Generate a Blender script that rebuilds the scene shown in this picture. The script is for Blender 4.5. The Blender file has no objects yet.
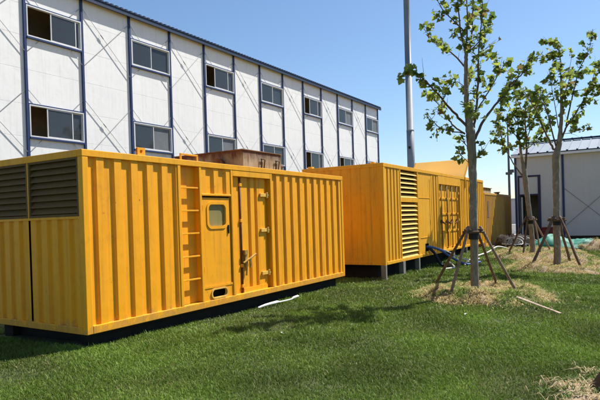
import bpy, math, random
import numpy as np
from mathutils import Vector, Matrix

sc = bpy.context.scene
C = sc.collection
random.seed(7)
RNG = np.random.default_rng(11)

# ------------------------------------------------------------------ camera
EYE = Vector((0.0, 0.0, 1.78))
F, CX, CY = 548.378, 300.0, 222.507          # focal length and principal point of the 600x400 photograph
YAW, PITCH, ROLL = 0.55322, -0.00757, -0.03030
fw = Vector((math.cos(YAW) * math.cos(PITCH), math.sin(YAW) * math.cos(PITCH), math.sin(PITCH)))
rt = Vector((math.sin(YAW), -math.cos(YAW), 0))
up = rt.cross(fw)
cr = rt * math.cos(ROLL) + up * math.sin(ROLL)
cu = -rt * math.sin(ROLL) + up * math.cos(ROLL)
cam_d = bpy.data.cameras.new('camera')
cam = bpy.data.objects.new('camera', cam_d)
C.objects.link(cam)
cam.matrix_world = Matrix(((cr.x, cu.x, -fw.x, EYE.x), (cr.y, cu.y, -fw.y, EYE.y), (cr.z, cu.z, -fw.z, EYE.z), (0, 0, 0, 1)))
cam_d.sensor_width = 36
cam_d.lens = F / 600 * 36
cam_d.shift_y = (CY - 200) / 600
cam_d.clip_start = 0.05
cam_d.clip_end = 3000
sc.camera = cam

# ------------------------------------------------------------------ light
SUN = Vector((1.85, -1.0, 2.8)).normalized()
w = bpy.data.worlds.new('World')
sc.world = w
w.use_nodes = True
nt = w.node_tree
nt.nodes.clear()
sky = nt.nodes.new('ShaderNodeTexSky')
sky.sky_type = 'NISHITA'
sky.sun_disc = False
sky.sun_elevation = math.asin(SUN.z)
sky.sun_rotation = math.atan2(SUN.x, SUN.y)
sky.altitude = 50
sky.air_density = 1.15
sky.dust_density = 0.25
sky.ozone_density = 5.5
bg = nt.nodes.new('ShaderNodeBackground')
bg.inputs['Strength'].default_value = 0.083
wo = nt.nodes.new('ShaderNodeOutputWorld')
nt.links.new(sky.outputs[0], bg.inputs[0])
nt.links.new(bg.outputs[0], wo.inputs[0])
sd = bpy.data.lights.new('sun', 'SUN')
sd.energy = 5.0
sd.angle = math.radians(0.53)
sd.color = (1.0, 0.95, 0.87)
so = bpy.data.objects.new('sun', sd)
C.objects.link(so)
so.rotation_euler = SUN.to_track_quat('Z', 'Y').to_euler()
so.location = SUN * 60
sc.view_settings.view_transform = 'Standard'
sc.view_settings.look = 'None'
sc.view_settings.exposure = 0.80
sc.view_settings.gamma = 1.0
sc.view_settings.use_curve_mapping = False


# ------------------------------------------------------------------ helpers
def ray(x, y):
    return fw + cr * ((x - CX) / F) - cu * ((y - CY) / F)


def at(x, y, t):
    """point of the place seen at photo pixel (x, y), t metres ahead"""
    return EYE + ray(x, y) * t


def vnoise(x, y, scale, seed):
    """smooth lattice noise 0..1 for numpy arrays"""
    r = np.random.default_rng(seed)
    g = r.random((128, 128))
    u = np.asarray(x, float) / scale + 31.7
    v = np.asarray(y, float) / scale + 17.3
    i = np.floor(u).astype(int); j = np.floor(v).astype(int)
    a = u - i; b = v - j
    a = a * a * (3 - 2 * a); b = b * b * (3 - 2 * b)
    i0, i1, j0, j1 = i % 128, (i + 1) % 128, j % 128, (j + 1) % 128
    return (g[i0, j0] * (1 - a) + g[i1, j0] * a) * (1 - b) + (g[i0, j1] * (1 - a) + g[i1, j1] * a) * b


def sstep(a, b, x):
    t = np.clip((np.asarray(x, float) - a) / (b - a), 0, 1)
    return t * t * (3 - 2 * t)


def ground_z(x, y):
    r = 0.22 * sstep(18.5, 26, x)
    near = sstep(90, 40, np.hypot(np.asarray(x, float) - 12, y))
    return r + (0.07 * (vnoise(x, y, 2.6, 3) - .5) + 0.03 * (vnoise(x, y, .8, 4) - .5)) * near


def gz(x, y):
    return float(ground_z(np.array([x]), np.array([y]))[0])


ORG = {}


class MB:
    def __init__(s):
        s.v = []; s.f = []

    def add(s, vs, fs):
        n = len(s.v)
        s.v += [tuple(p) for p in vs]
        s.f += [tuple(n + i for i in q) for q in fs]
        return s

    def quad(s, a, b, c, d):
        return s.add([a, b, c, d], [(0, 1, 2, 3)])

    def box(s, x0, y0, z0, x1, y1, z1):
        x0, x1 = min(x0, x1), max(x0, x1); y0, y1 = min(y0, y1), max(y0, y1); z0, z1 = min(z0, z1), max(z0, z1)
        return s.add([(x0, y0, z0), (x1, y0, z0), (x1, y1, z0), (x0, y1, z0), (x0, y0, z1), (x1, y0, z1), (x1, y1, z1), (x0, y1, z1)],
                     [(3, 2, 1, 0), (4, 5, 6, 7), (0, 1, 5, 4), (1, 2, 6, 5), (2, 3, 7, 6), (3, 0, 4, 7)])

    def obox(s, c, ax, ay, az):
        """box with centre c and half-axis vectors"""
        c, ax, ay, az = map(Vector, (c, ax, ay, az))
        vs = [c - ax - ay - az, c + ax - ay - az, c + ax + ay - az, c - ax + ay - az,
              c - ax - ay + az, c + ax - ay + az, c + ax + ay + az, c - ax + ay + az]
        return s.add(vs, [(3, 2, 1, 0), (4, 5, 6, 7), (0, 1, 5, 4), (1, 2, 6, 5), (2, 3, 7, 6), (3, 0, 4, 7)])

    def bar(s, a, b, wd, th, side=(0, 0, 1)):
        a, b = Vector(a), Vector(b)
        d = b - a
        n = d.cross(Vector(side)).normalized()
        m = n.cross(d).normalized()
        return s.obox((a + b) / 2, d / 2, n * wd / 2, m * th / 2)

    def tube(s, pts, rad, n=8, cap=True):
        pts = [Vector(p) for p in pts]
        if not hasattr(rad, '__len__'): rad = [rad] * len(pts)
        k = len(pts)
        tan = []
        for i in range(k):
            t = pts[min(i + 1, k - 1)] - pts[max(i - 1, 0)]
            tan.append(t.normalized() if t.length > 1e-9 else Vector((0, 0, 1)))
        ref = Vector((0, 0, 1)) if abs(tan[0].z) < .9 else Vector((1, 0, 0))
        u = tan[0].cross(ref).normalized()
        vs, fs = [], []
        for i in range(k):
            u = (u - tan[i] * u.dot(tan[i])).normalized()
            v = tan[i].cross(u)
            for j in range(n):
                a = 2 * math.pi * j / n
                vs.append(pts[i] + (u * math.cos(a) + v * math.sin(a)) * rad[i])
        for i in range(k - 1):
            for j in range(n):
                fs.append((i * n + j, i * n + (j + 1) % n, (i + 1) * n + (j + 1) % n, (i + 1) * n + j))
        if cap:
            fs.append(tuple(reversed(range(n)))); fs.append(tuple(range((k - 1) * n, k * n)))
        return s.add(vs, fs)

    def profile(s, axis, pts, z0, z1, zbow=None):
        """vertical sheet from (u, depth) points; axis 'y' faces -Y, axis 'x' faces -X"""
        n = len(pts)
        if axis == 'y':
            vs = [(u, d, z0) for u, d in pts] + [(u, d, z1) for u, d in pts]
            fs = [(i, i + 1, n + i + 1, n + i) for i in range(n - 1)]
        else:
            vs = [(d, u, z0) for u, d in pts] + [(d, u, z1) for u, d in pts]
            fs = [(i + 1, i, n + i, n + i + 1) for i in range(n - 1)]
        return s.add(vs, fs)

    def build(s, name, m, parent=None, smooth=False, bevel=0, local=False):
        me = bpy.data.meshes.new(name)
        o = Vector((0, 0, 0))
        if parent is not None and not local: o = ORG.get(parent.name, o)
        me.from_pydata([tuple(Vector(p) - o) for p in s.v], [], s.f)
        me.update()
        me.materials.append(m)
        if smooth: me.polygons.foreach_set('use_smooth', [True] * len(me.polygons))
        ob = bpy.data.objects.new(name, me)
        C.objects.link(ob)
        if parent is not None:
            ob.parent = parent
            if not local: ORG[ob.name] = o
        if bevel:
            b = ob.modifiers.new('bevel', 'BEVEL'); b.width = bevel; b.segments = 2; b.limit_method = 'ANGLE'; b.angle_limit = .6
        return ob


def thing(name, label, cat, loc, group=None, rz=0):
    o = bpy.data.objects.new(name, None)
    C.objects.link(o)
    o.empty_display_size = .2
    o.location = loc
    o.rotation_euler = (0, 0, rz)
    o['label'] = label; o['category'] = cat
    if group: o['group'] = group
    ORG[o.name] = Vector(loc)
    return o


def tag(o, label, cat, group=None, kind=None):
    o['label'] = label; o['category'] = cat
    if group: o['group'] = group
    if kind: o['kind'] = kind
    return o


def structure(o, label=None, cat=None):
    o['kind'] = 'structure'
    if label: o['label'] = label
    if cat: o['category'] = cat
    return o


def corr(u0, u1, outer, inner, pitch, fo, sl, fit=True):
    """trapezoid corrugation profile; starts and ends on the outer flat"""
    n = max(1, round((u1 - u0 - fo * pitch) / pitch))
    p = (u1 - u0) / (n + fo)
    pts = [(u0, outer)]
    for i in range(n):
        b = u0 + i * p
        pts += [(b + fo * p, outer), (b + (fo + sl) * p, inner), (b + (1 - sl) * p, inner), (b + p, outer)]
    pts.append((u1, outer))
    return pts


def rrect(cx, cy, wd, h, r, n=6):
    pts = []
    for qx, qy, a0 in ((1, 1, 0), (-1, 1, 90), (-1, -1, 180), (1, -1, 270)):
        for i in range(n + 1):
            a = math.radians(a0 + 90 * i / n)
            pts.append((cx + qx * (wd / 2 - r) + r * math.cos(a), cy + qy * (h / 2 - r) + r * math.sin(a)))
    return pts


def plate_hole(mb, y, u0, z0, u1, z1, hole):
    """flat -Y plate with a rounded hole (points counter-clockwise from the +u,+z quadrant)"""
    k = len(hole) // 4
    cor = [(u1, z1), (u0, z1), (u0, z0), (u1, z0)]
    P = lambda q: (q[0], y, q[1])
    for i in range(4):
        seg = hole[i * k:(i + 1) * k]
        for a, b in zip(seg, seg[1:]):
            mb.add([P(cor[i]), P(a), P(b)], [(2, 1, 0)])
        a = seg[-1]; b = hole[((i + 1) * k) % len(hole)]
        mb.add([P(cor[i]), P(a), P(b), P(cor[(i + 1) % 4])], [(3, 2, 1, 0)])


def ring(mb, y0, y1, outer, inner):
    """rim between two outlines, from depth y0 (front) to y1"""
    n = len(outer)
    vs = [(u, y0, z) for u, z in outer] + [(u, y0, z) for u, z in inner] + [(u, y1, z) for u, z in outer] + [(u, y1, z) for u, z in inner]
    fs = []
    for i in range(n):
        j = (i + 1) % n
        fs += [(i, n + i, n + j, j), (2 * n + i, i, j, 2 * n + j), (n + i, 3 * n + i, 3 * n + j, n + j)]
    mb.add(vs, fs)


def smooth_path(pts, rad, sub=4, jit=0.0):
    P = [Vector(p) for p in pts]
    out, ro = [], []
    n = len(P)
    for i in range(n - 1):
        p0, p1, p2, p3 = P[max(i - 1, 0)], P[i], P[i + 1], P[min(i + 2, n - 1)]
        for k in range(sub):
            t = k / sub
            q = 0.5 * ((2 * p1) + (p2 - p0) * t + (2 * p0 - 5 * p1 + 4 * p2 - p3) * t * t + (-p0 + 3 * p1 - 3 * p2 + p3) * t ** 3)
            if jit and (i or k): q = q + Vector((random.gauss(0, jit), random.gauss(0, jit), random.gauss(0, jit)))
            out.append(q); ro.append(rad[i] * (1 - t) + rad[i + 1] * t)
    out.append(P[-1]); ro.append(rad[-1])
    return out, ro


# ------------------------------------------------------------------ materials
def new_mat(name):
    m = bpy.data.materials.new(name)
    m.use_nodes = True
    n = m.node_tree
    b = n.nodes['Principled BSDF']
    return m, n, b


def node(n, t, **kw):
    x = n.nodes.new(t)
    for k, v in kw.items():
        if k in x.inputs.keys() if isinstance(k, str) else False: x.inputs[k].default_value = v
        else: setattr(x, k, v)
    return x


def noise(n, vec, scale, detail=4, rough=.55):
    x = n.nodes.new('ShaderNodeTexNoise')
    x.inputs['Scale'].default_value = scale
    x.inputs['Detail'].default_value = detail
    x.inputs['Roughness'].default_value = rough
    if vec is not None: n.links.new(vec, x.inputs['Vector'])
    return x.outputs['Fac']


def ramp(n, fac, a, b, ca=(0, 0, 0, 1), cb=(1, 1, 1, 1)):
    x = n.nodes.new('ShaderNodeValToRGB')
    x.color_ramp.elements[0].position = a; x.color_ramp.elements[1].position = b
    x.color_ramp.elements[0].color = ca; x.color_ramp.elements[1].color = cb
    n.links.new(fac, x.inputs[0])
    return x.outputs[0]


def mix(n, fac, a, b):
    x = n.nodes.new('ShaderNodeMix'); x.data_type = 'RGBA'
    for s, v in ((0, fac), (6, a), (7, b)):
        if isinstance(v, (tuple, list)): x.inputs[s].default_value = tuple(v) if len(v) == 4 else tuple(v) + (1,)
        elif isinstance(v, (int, float)): x.inputs[s].default_value = v
        else: n.links.new(v, x.inputs[s])
    return x.outputs[2]


def mul(n, a, k):
    x = n.nodes.new('ShaderNodeMath'); x.operation = 'MULTIPLY'
    n.links.new(a, x.inputs[0])
    if isinstance(k, (int, float)): x.inputs[1].default_value = k
    else: n.links.new(k, x.inputs[1])
    return x.outputs[0]


def ocoord(n, sx=1, sy=1, sz=1):
    t = n.nodes.new('ShaderNodeTexCoord')
    m = n.nodes.new('ShaderNodeMapping')
    m.inputs['Scale'].default_value = (sx, sy, sz)
    n.links.new(t.outputs['Object'], m.inputs[0])
    return m.outputs[0]


def bump(n, b, fac, strength, dist=.01):
    x = n.nodes.new('ShaderNodeBump')
    x.inputs['Strength'].default_value = strength
    x.inputs['Distance'].default_value = dist
    n.links.new(fac, x.inputs['Height'])
    n.links.new(x.outputs[0], b.inputs['Normal'])


def painted(name, base, fade, dirt=(.13, .075, .03), rust=(.10, .035, .012), wear=.5, rough=.5, streak=.35, splash=0.0):
    """weathered painted sheet steel: faded areas, run-off streaks, rust flecks, slightly uneven surface"""
    m, n, b = new_mat(name)
    v = ocoord(n)
    big = ramp(n, noise(n, v, .9, 5), .35, .7)
    col = mix(n, big, base, fade)
    st = ramp(n, noise(n, ocoord(n, 7, 7, .35), 1.6, 6, .65), .50, .78)
    col = mix(n, mul(n, st, streak), col, dirt)
    mot = ramp(n, noise(n, v, 5.5, 6, .7), .52, .8)
    col = mix(n, mul(n, mot, .22), col, dirt)
    fl = ramp(n, noise(n, v, 13, 8, .75), .69 - .05 * wear, .73 - .05 * wear)
    gate = ramp(n, noise(n, v, 1.3, 3), .5, .62)
    col = mix(n, mul(n, mul(n, fl, gate), .85), col, rust)
    if splash:      # dried mud spattered along the foot
        tc_ = n.nodes.new('ShaderNodeTexCoord'); sx_ = n.nodes.new('ShaderNodeSeparateXYZ'); n.links.new(tc_.outputs['Object'], sx_.inputs[0])
        mr = n.nodes.new('ShaderNodeMapRange'); n.links.new(sx_.outputs[2], mr.inputs[0])
        mr.inputs[1].default_value = .22; mr.inputs[2].default_value = .60; mr.inputs[3].default_value = .62; mr.inputs[4].default_value = .22
        ad = n.nodes.new('ShaderNodeMath'); ad.operation = 'ADD'; n.links.new(mr.outputs[0], ad.inputs[0]); n.links.new(mul(n, noise(n, ocoord(n, 1, 1, .6), 7, 8, .75), 1.0), ad.inputs[1])
        col = mix(n, mul(n, ramp(n, ad.outputs[0], .98, 1.22), splash), col, (.20, .145, .085))
    n.links.new(col, b.inputs['Base Color'])
    r = ramp(n, noise(n, v, 3, 4), .2, .8, (rough - .1,) * 3 + (1,), (rough + .15,) * 3 + (1,))
    n.links.new(r, b.inputs['Roughness'])
    b.inputs['Specular IOR Level'].default_value = .28
    bump(n, b, noise(n, v, 2.2, 3), .5, .014)
    return m


def plain(name, col, rough=.6, metal=0.0, var=.12, scale=6, bmp=0.0, col2=None):
    m, n, b = new_mat(name)
    v = ocoord(n)
    c2 = col2 or tuple(c * (1 - var * 2) for c in col)
    c = mix(n, ramp(n, noise(n, v, scale, 5, .6), .35, .7), col, c2)
    n.links.new(c, b.inputs['Base Color'])
    b.inputs['Roughness'].default_value = rough
    b.inputs['Metallic'].default_value = metal
    b.inputs['Specular IOR Level'].default_value = .3
    if bmp: bump(n, b, noise(n, v, scale * 3, 6, .7), bmp, .02)
    return m


M = {}
M['yellow'] = painted('yellow_paint', (.86, .358, .005), (.82, .355, .014), streak=.42, wear=1.25, splash=.30)
M['yellow_frame'] = painted('scuffed_yellow_frame_paint', (.86, .358, .005), (.74, .35, .012), streak=.34, wear=1.5, splash=.32)
M['yellow_old'] = painted('faded_yellow_paint', (.78, .36, .010), (.73, .37, .024), streak=.46, wear=1.0, splash=.32)
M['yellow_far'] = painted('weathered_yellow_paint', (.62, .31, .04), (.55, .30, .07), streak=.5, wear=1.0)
M['yellow_lid'] = None
m_, n_m, b_m = new_mat('pale_yellow_fabric')
cl_ = mix(n_m, ramp(n_m, noise(n_m, ocoord(n_m), 1.2, 4), .35, .7), (.92, .79, .34), (.90, .75, .30))
n_m.links.new(cl_, b_m.inputs['Base Color']); b_m.inputs['Roughness'].default_value = .6
tr_ = n_m.nodes.new('ShaderNodeBsdfTranslucent'); n_m.links.new(cl_, tr_.inputs[0])
xx_ = n_m.nodes.new('ShaderNodeMixShader'); xx_.inputs[0].default_value = .62
n_m.links.new(b_m.outputs[0], xx_.inputs[1]); n_m.links.new(tr_.outputs[0], xx_.inputs[2])
n_m.links.new(xx_.outputs[0], n_m.nodes['Material Output'].inputs[0])
M['yellow_lid'] = m_
M['slat'] = painted('pale_slat_paint', (.76, .43, .07), (.70, .43, .10), streak=.3, wear=.3)
M['rust'] = plain('rusty_steel', (.20, .115, .065), .8, 0, .2, 3.5, .3, col2=(.075, .030, .016))
def rustbox_mat():
    m, n, b = new_mat('rust_stained_grey_paint')
    t = n.nodes.new('ShaderNodeTexCoord'); sp_ = n.nodes.new('ShaderNodeSeparateXYZ'); n.links.new(t.outputs['Object'], sp_.inputs[0])
    v = ocoord(n)
    c = mix(n, ramp(n, noise(n, v, 2.2, 5, .65), .38, .62), (.33, .29, .20), (.24, .17, .095))
    ad = n.nodes.new('ShaderNodeMath'); ad.operation = 'MULTIPLY_ADD'        # rust eats down from the top edge
    n.links.new(noise(n, ocoord(n, 3, 3, 1.2), 2.0, 7, .7), ad.inputs[0]); ad.inputs[1].default_value = .55; n.links.new(sp_.outputs[2], ad.inputs[2])
    c = mix(n, ramp(n, ad.outputs[0], .52, .68), c, (.085, .030, .014))
    c = mix(n, ramp(n, noise(n, ocoord(n, 5, 5, .5), 1.8, 6, .65), .56, .68), c, (.13, .048, .02))
    n.links.new(c, b.inputs['Base Color']); b.inputs['Roughness'].default_value = .8
    bump(n, b, noise(n, v, 9, 6, .7), .35, .01)
    return m


M['rustpanel'] = rustbox_mat()
M['louver'] = painted('brown_louver_paint', (.15, .085, .028), (.115, .07, .028), dirt=(.06, .035, .015), streak=.4, wear=.6, rough=.75)
M['dark'] = plain('dark_steel', (.018, .016, .014), .95, 0, .2)
M['blackhole'] = plain('dark_interior', (.010, .009, .008), .9, 0, .2)
M['steel'] = plain('galvanised_steel', (.42, .43, .44), .45, .6, .15, 8)
M['brass'] = plain('worn_lock_steel', (.56, .34, .08), .5, .3, .25, 20)
M['rod'] = plain('rusty_lock_rod', (.17, .075, .03), .7, .2, .25, 12)
M['rod_y'] = plain('worn_yellow_rod', (.33, .19, .03), .6, 0, .25, 10)
M['white_panel'] = painted('white_wall_panel', (.78, .78, .765), (.74, .745, .74), dirt=(.45, .43, .39), rust=(.5, .48, .44), streak=.34, wear=.0, rough=.5)
M['grey_panel'] = painted('grey_wall_panel', (.56, .545, .53), (.52, .51, .50), dirt=(.30, .28, .26), rust=(.35, .33, .31), streak=.2, wear=0, rough=.6)
M['blue'] = plain('blue_steel_paint', (.018, .040, .125), .45, 0, .1)
M['navy'] = plain('navy_roof_paint', (.022, .040, .085), .5, 0, .15)
M['navy_dark'] = plain('dark_blue_door_paint', (.03, .03, .08), .55, 0, .15)
M['wframe'] = plain('white_window_frame', (.58, .59, .60), .4, 0, .06)
M['rodgrey'] = plain('grey_tie_rod', (.33, .34, .35), .5, .3, .1)
M['room'] = plain('dim_room_interior', (.50, .40, .30), .9, 0, .2, 1.5)
M['roof_pale'] = plain('pale_blue_roof_sheet', (.25, .29, .34), .65, 0, .06, 1.2)
M['white'] = plain('white_trim', (.78, .79, .80), .5, 0, .05)
M['mast'] = plain('galvanised_mast', (.20, .225, .255), .6, 0, .08, 1.5)
M['pole'] = plain('dark_pole', (.09, .09, .10), .6, 0, .1)
M['concrete'] = plain('concrete_post', (.22, .205, .175), .85, 0, .15, 9, .2)
M['wallgrey'] = plain('pale_boundary_wall', (.52, .53, .53), .8, 0, .06, 1.5)
M['whiteblock'] = plain('whitewashed_block', (.80, .79, .76), .8, 0, .04)
M['stake'] = plain('weathered_stake_wood', (.17, .105, .065), .85, 0, .3, 14, .5, col2=(.085, .05, .032))
M['stake_pale'] = plain('pale_stake_wood', (.30, .21, .14), .85, 0, .3, 14, .5, col2=(.17, .11, .07))
M['lath'] = plain('pale_lath_wood', (.52, .40, .30), .7, 0, .25, 9, .2)
M['rubber'] = plain('black_strap', (.02, .02, .02), .7)
M['bluehose'] = plain('blue_cable_sheath', (.05, .11, .34), .4)
M['whitehose'] = plain('white_hose', (.62, .60, .54), .45, 0, .15)
M['darkhose'] = plain('dark_blue_cable', (.012, .016, .04), .5)
M['red'] = plain('dark_red_paint', (.19, .028, .028), .6, 0, .2)
M['paper'] = plain('white_plastic', (.80, .80, .79), .4, 0, .05)
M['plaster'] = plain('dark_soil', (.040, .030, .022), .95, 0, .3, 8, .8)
M['soil'] = plain('tan_soil', (.36, .27, .175), .95, 0, .25, 9, .8, col2=(.25, .18, .115))
M['sand'] = plain('sandy_soil', (.47, .355, .235), .95, 0, .2, 12, .9, col2=(.31, .225, .14))


def glass_mat(name, tint, tr):
    m, n, b = new_mat(name)
    b.inputs['Base Color'].default_value = tint + (1,)
    b.inputs['Roughness'].default_value = .04
    b.inputs['Specular IOR Level'].default_value = .8
    t = n.nodes.new('ShaderNodeBsdfTransparent')
    t.inputs[0].default_value = (.55, .6, .62, 1)
    x = n.nodes.new('ShaderNodeMixShader'); x.inputs[0].default_value = tr
    n.links.new(b.outputs[0], x.inputs[1]); n.links.new(t.outputs[0], x.inputs[2])
    n.links.new(x.outputs[0], n.nodes['Material Output'].inputs[0])
    v = ocoord(n)
    bump(n, b, noise(n, v, .9, 2), .12, .02)
    return m


M['glass'] = glass_mat('window_glass', (.075, .09, .105), .48)
M['mesh'] = plain('grey_insect_screen', (.16, .175, .19), .5, 0, .15, 2)
M['dusty'] = painted('dusty_yellowed_glass', (.27, .215, .07), (.19, .155, .055), dirt=(.14, .12, .06), streak=.5, wear=0, rough=.35)


def bark_mat(name, a, b_, c):
    m, n, b = new_mat(name)
    v = ocoord(n)
    st = noise(n, ocoord(n, 1, 1, .35), 16, 6, .7)
    col = mix(n, ramp(n, st, .35, .65), a, b_)
    pl = ramp(n, noise(n, ocoord(n, 1, 1, .5), 6, 5, .6), .56, .66)
    col = mix(n, mul(n, pl, .7), col, c)
    n.links.new(col, b.inputs['Base Color'])
    b.inputs['Roughness'].default_value = .9
    bump(n, b, st, .8, .02)
    return m


M['bark'] = bark_mat('mottled_bark', (.29, .235, .17), (.155, .12, .085), (.48, .43, .34))
M['twig'] = plain('twig_bark', (.155, .105, .07), .85, 0, .25, 12, .4)


def attr_mat(name, rough, transl, spec=.3):
    m, n, b = new_mat(name)
    a = n.nodes.new('ShaderNodeAttribute'); a.attribute_name = 'tint'
    n.links.new(a.outputs['Color'], b.inputs['Base Color'])
    b.inputs['Roughness'].default_value = rough
    b.inputs['Specular IOR Level'].default_value = spec
    t = n.nodes.new('ShaderNodeBsdfTranslucent')
    n.links.new(a.outputs['Color'], t.inputs[0])
    x = n.nodes.new('ShaderNodeMixShader'); x.inputs[0].default_value = transl
    n.links.new(b.outputs[0], x.inputs[1]); n.links.new(t.outputs[0], x.inputs[2])
    n.links.new(x.outputs[0], n.nodes['Material Output'].inputs[0])
    return m


M['leaf'] = attr_mat('young_leaf', .55, .5, .25)
M['blade'] = attr_mat('grass_blade', .55, .30, .25)
M['straw'] = attr_mat('dry_straw', .75, .25, .15)


def mesh_np(name, V, Fc, nper, m, tint=None, parent=None, loc=None):
    """V: (n,3) vertices, Fc: (k,nper) faces, tint: (n,3) colour per vertex"""
    me = bpy.data.meshes.new(name)
    V = np.asarray(V, np.float32)
    if loc is not None: V = V - np.array(loc, np.float32)
    k = len(Fc)
    me.vertices.add(len(V)); me.vertices.foreach_set('co', V.ravel())
    me.loops.add(k * nper); me.loops.foreach_set('vertex_index', np.asarray(Fc, np.int32).ravel())
    me.polygons.add(k); me.polygons.foreach_set('loop_start', np.arange(0, k * nper, nper, dtype=np.int32))
    me.update(calc_edges=True)
    if tint is not None:
        a = me.color_attributes.new('tint', 'FLOAT_COLOR', 'POINT')
        a.data.foreach_set('color', np.c_[tint, np.ones(len(tint))].astype(np.float32).ravel())
    me.materials.append(m)
    o = bpy.data.objects.new(name, me)
    C.objects.link(o)
    if parent is not None: o.parent = parent
    return o


def blades(X, Y, Z, h, wd, lean, col):
    """blades of grass: quad + tip, bent over; returns vertices, triangles, tint"""
    n = len(X)
    az = RNG.random(n) * 2 * np.pi
    ca, sa = np.cos(az), np.sin(az)
    la = RNG.random(n) * 2 * np.pi
    lx, ly = np.cos(la) * lean * h, np.sin(la) * lean * h
    V = np.empty((n, 5, 3))
    b = np.stack([X, Y, Z], 1)
    sx = np.stack([ca * wd, sa * wd, np.zeros(n)], 1) / 2
    V[:, 0] = b - sx; V[:, 1] = b + sx
    mid = b + np.stack([lx * .35, ly * .35, h * .6], 1)
    V[:, 2] = mid + sx * .8; V[:, 3] = mid - sx * .8
    V[:, 4] = b + np.stack([lx, ly, h * np.sqrt(np.clip(1 - .5 * lean ** 2, .1, 1))], 1)
    base = (np.arange(n) * 5)[:, None]
    T = np.concatenate([base + np.array([[0, 1, 2]]), base + np.array([[0, 2, 3]]), base + np.array([[3, 2, 4]])], 0)
    return V.reshape(-1, 3), T, np.repeat(col, 5, 0)


# ================================================================== SETTING
# ---- ground: one sheet to the horizon, finer near the camera
xs = np.unique(np.concatenate([np.linspace(-900, -40, 12), np.arange(-40, 0, 2.0), np.arange(0, 34, .3), np.arange(34, 90, 3.0), np.linspace(90, 1500, 16)]))
ys = np.unique(np.concatenate([np.linspace(-900, -40, 12), np.arange(-40, -6, 2.0), np.arange(-6, 16, .3), np.arange(16, 60, 3.0), np.linspace(60, 1200, 14)]))
GX, GY = np.meshgrid(xs, ys, indexing='ij')
GZ = ground_z(GX, GY)
nx, ny = len(xs), len(ys)
idx = np.arange(nx * ny).reshape(nx, ny)
Fq = np.stack([idx[:-1, :-1], idx[1:, :-1], idx[1:, 1:], idx[:-1, 1:]], -1).reshape(-1, 4)
gm, gn, gb = new_mat('lawn_soil')
tc = gn.nodes.new('ShaderNodeTexCoord')
sep = gn.nodes.new('ShaderNodeSeparateXYZ')
gn.links.new(tc.outputs['Object'], sep.inputs[0])
v = tc.outputs['Object']
lawn = mix(gn, ramp(gn, noise(gn, v, 1.4, 6, .65), .3, .7), (.040, .062, .014), (.075, .085, .026))
dirt = mix(gn, ramp(gn, noise(gn, v, 2.2, 8, .7), .35, .65), (.145, .115, .085), (.235, .195, .145))
mx = gn.nodes.new('ShaderNodeMath'); mx.operation = 'ADD'
gn.links.new(sep.outputs[0], mx.inputs[0])
gn.links.new(mul(gn, noise(gn, v, .7, 6, .65), 5.0), mx.inputs[1])
edge = gn.nodes.new('ShaderNodeMapRange')
edge.inputs[1].default_value = 27.4; edge.inputs[2].default_value = 28.4
gn.links.new(mx.outputs[0], edge.inputs[0])
gn.links.new(mix(gn, edge.outputs[0], lawn, dirt), gb.inputs['Base Color'])
gb.inputs['Roughness'].default_value = .95
bump(gn, gb, noise(gn, v, 9, 8, .7), .8, .04)
ground = mesh_np('ground', np.stack([GX, GY, GZ], -1).reshape(-1, 3), Fq, 4, gm)
structure(ground)

# ================================================================== NEAR GENERATOR CONTAINER
GROUP_BOX = 'yellow generator containers in a row on the lawn'
X1, Y1, Z1, L1, H1, W1 = 4.904, 6.556, 0.238, 7.88, 2.60, 2.60
c1 = thing('generator_container', 'nearest bright yellow generator container with brown louvres on its end and a built in ladder', 'container', (X1, Y1, 0), GROUP_BOX)
U = lambda u: X1 + u
Zc = lambda z: Z1 + z
yf = Y1                 # front plane of rails and posts
yo, yi = Y1 + .014, Y1 + .050
m = MB()
XE, YB, ZT = X1 + L1, Y1 + W1, Z1 + H1
m.box(X1, yf, Zc(0), U(.10), yf + .10, ZT - .1)              # corner posts
m.box(XE - .10, yf, Zc(0), XE, yf + .10, ZT - .1)
m.box(X1, YB - .10, Zc(0), U(.10), YB, ZT - .1)
m.box(XE - .10, YB - .10, Zc(0), XE, YB, ZT - .1)
m.box(X1 - .004, yf - .004, ZT - .1, XE + .004, yf + .10, ZT)              # top rails
m.box(X1 - .004, YB - .10, ZT - .1, XE + .004, YB + .004, ZT)
m.box(X1 - .004, yf + .10, ZT - .1, X1 + .10, YB - .10, ZT)
m.box(XE - .10, yf + .10, ZT - .1, XE + .004, YB - .10, ZT)
m.box(U(.10), yf - .003, Zc(0), XE - .10, yf + .10, Zc(.115))            # bottom rails
m.box(U(.10), YB - .10, Zc(0), XE - .10, YB + .003, Zc(.115))
m.box(X1 - .003, yf + .10, Zc(0), X1 + .10, YB - .10, Zc(.10))
m.box(XE - .10, yf + .10, Zc(0), XE + .003, YB - .10, Zc(.10))
m.box(U(1.86), yf + .001, Zc(.115), U(1.93), yf + .20, Zc(2.5))        # ladder stiles
m.box(U(2.385), yf + .001, Zc(.115), U(2.445), yf + .20, Zc(2.5))
m.box(U(3.265), yf + .001, Zc(.115), U(3.325), yf + .16, Zc(2.5))      # door jambs
m.box(U(4.575), yf + .001, Zc(.115), U(4.640), yf + .16, Zc(2.5))
m.box(U(3.325), yf + .002, Zc(2.385), U(4.575), yf + .12, Zc(2.5))     # header
m.box(U(2.445), yf + .002, Zc(1.995), U(3.265), yf + .10, Zc(2.035))     # rail over small door
m.build('frame', M['yellow_frame'], c1, bevel=.008)
m = MB(); m.box(U(.10), yf + .10, ZT - .06, XE - .10, YB - .10, ZT - .03)
m.build('roof_panel', M['yellow'], c1)
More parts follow.
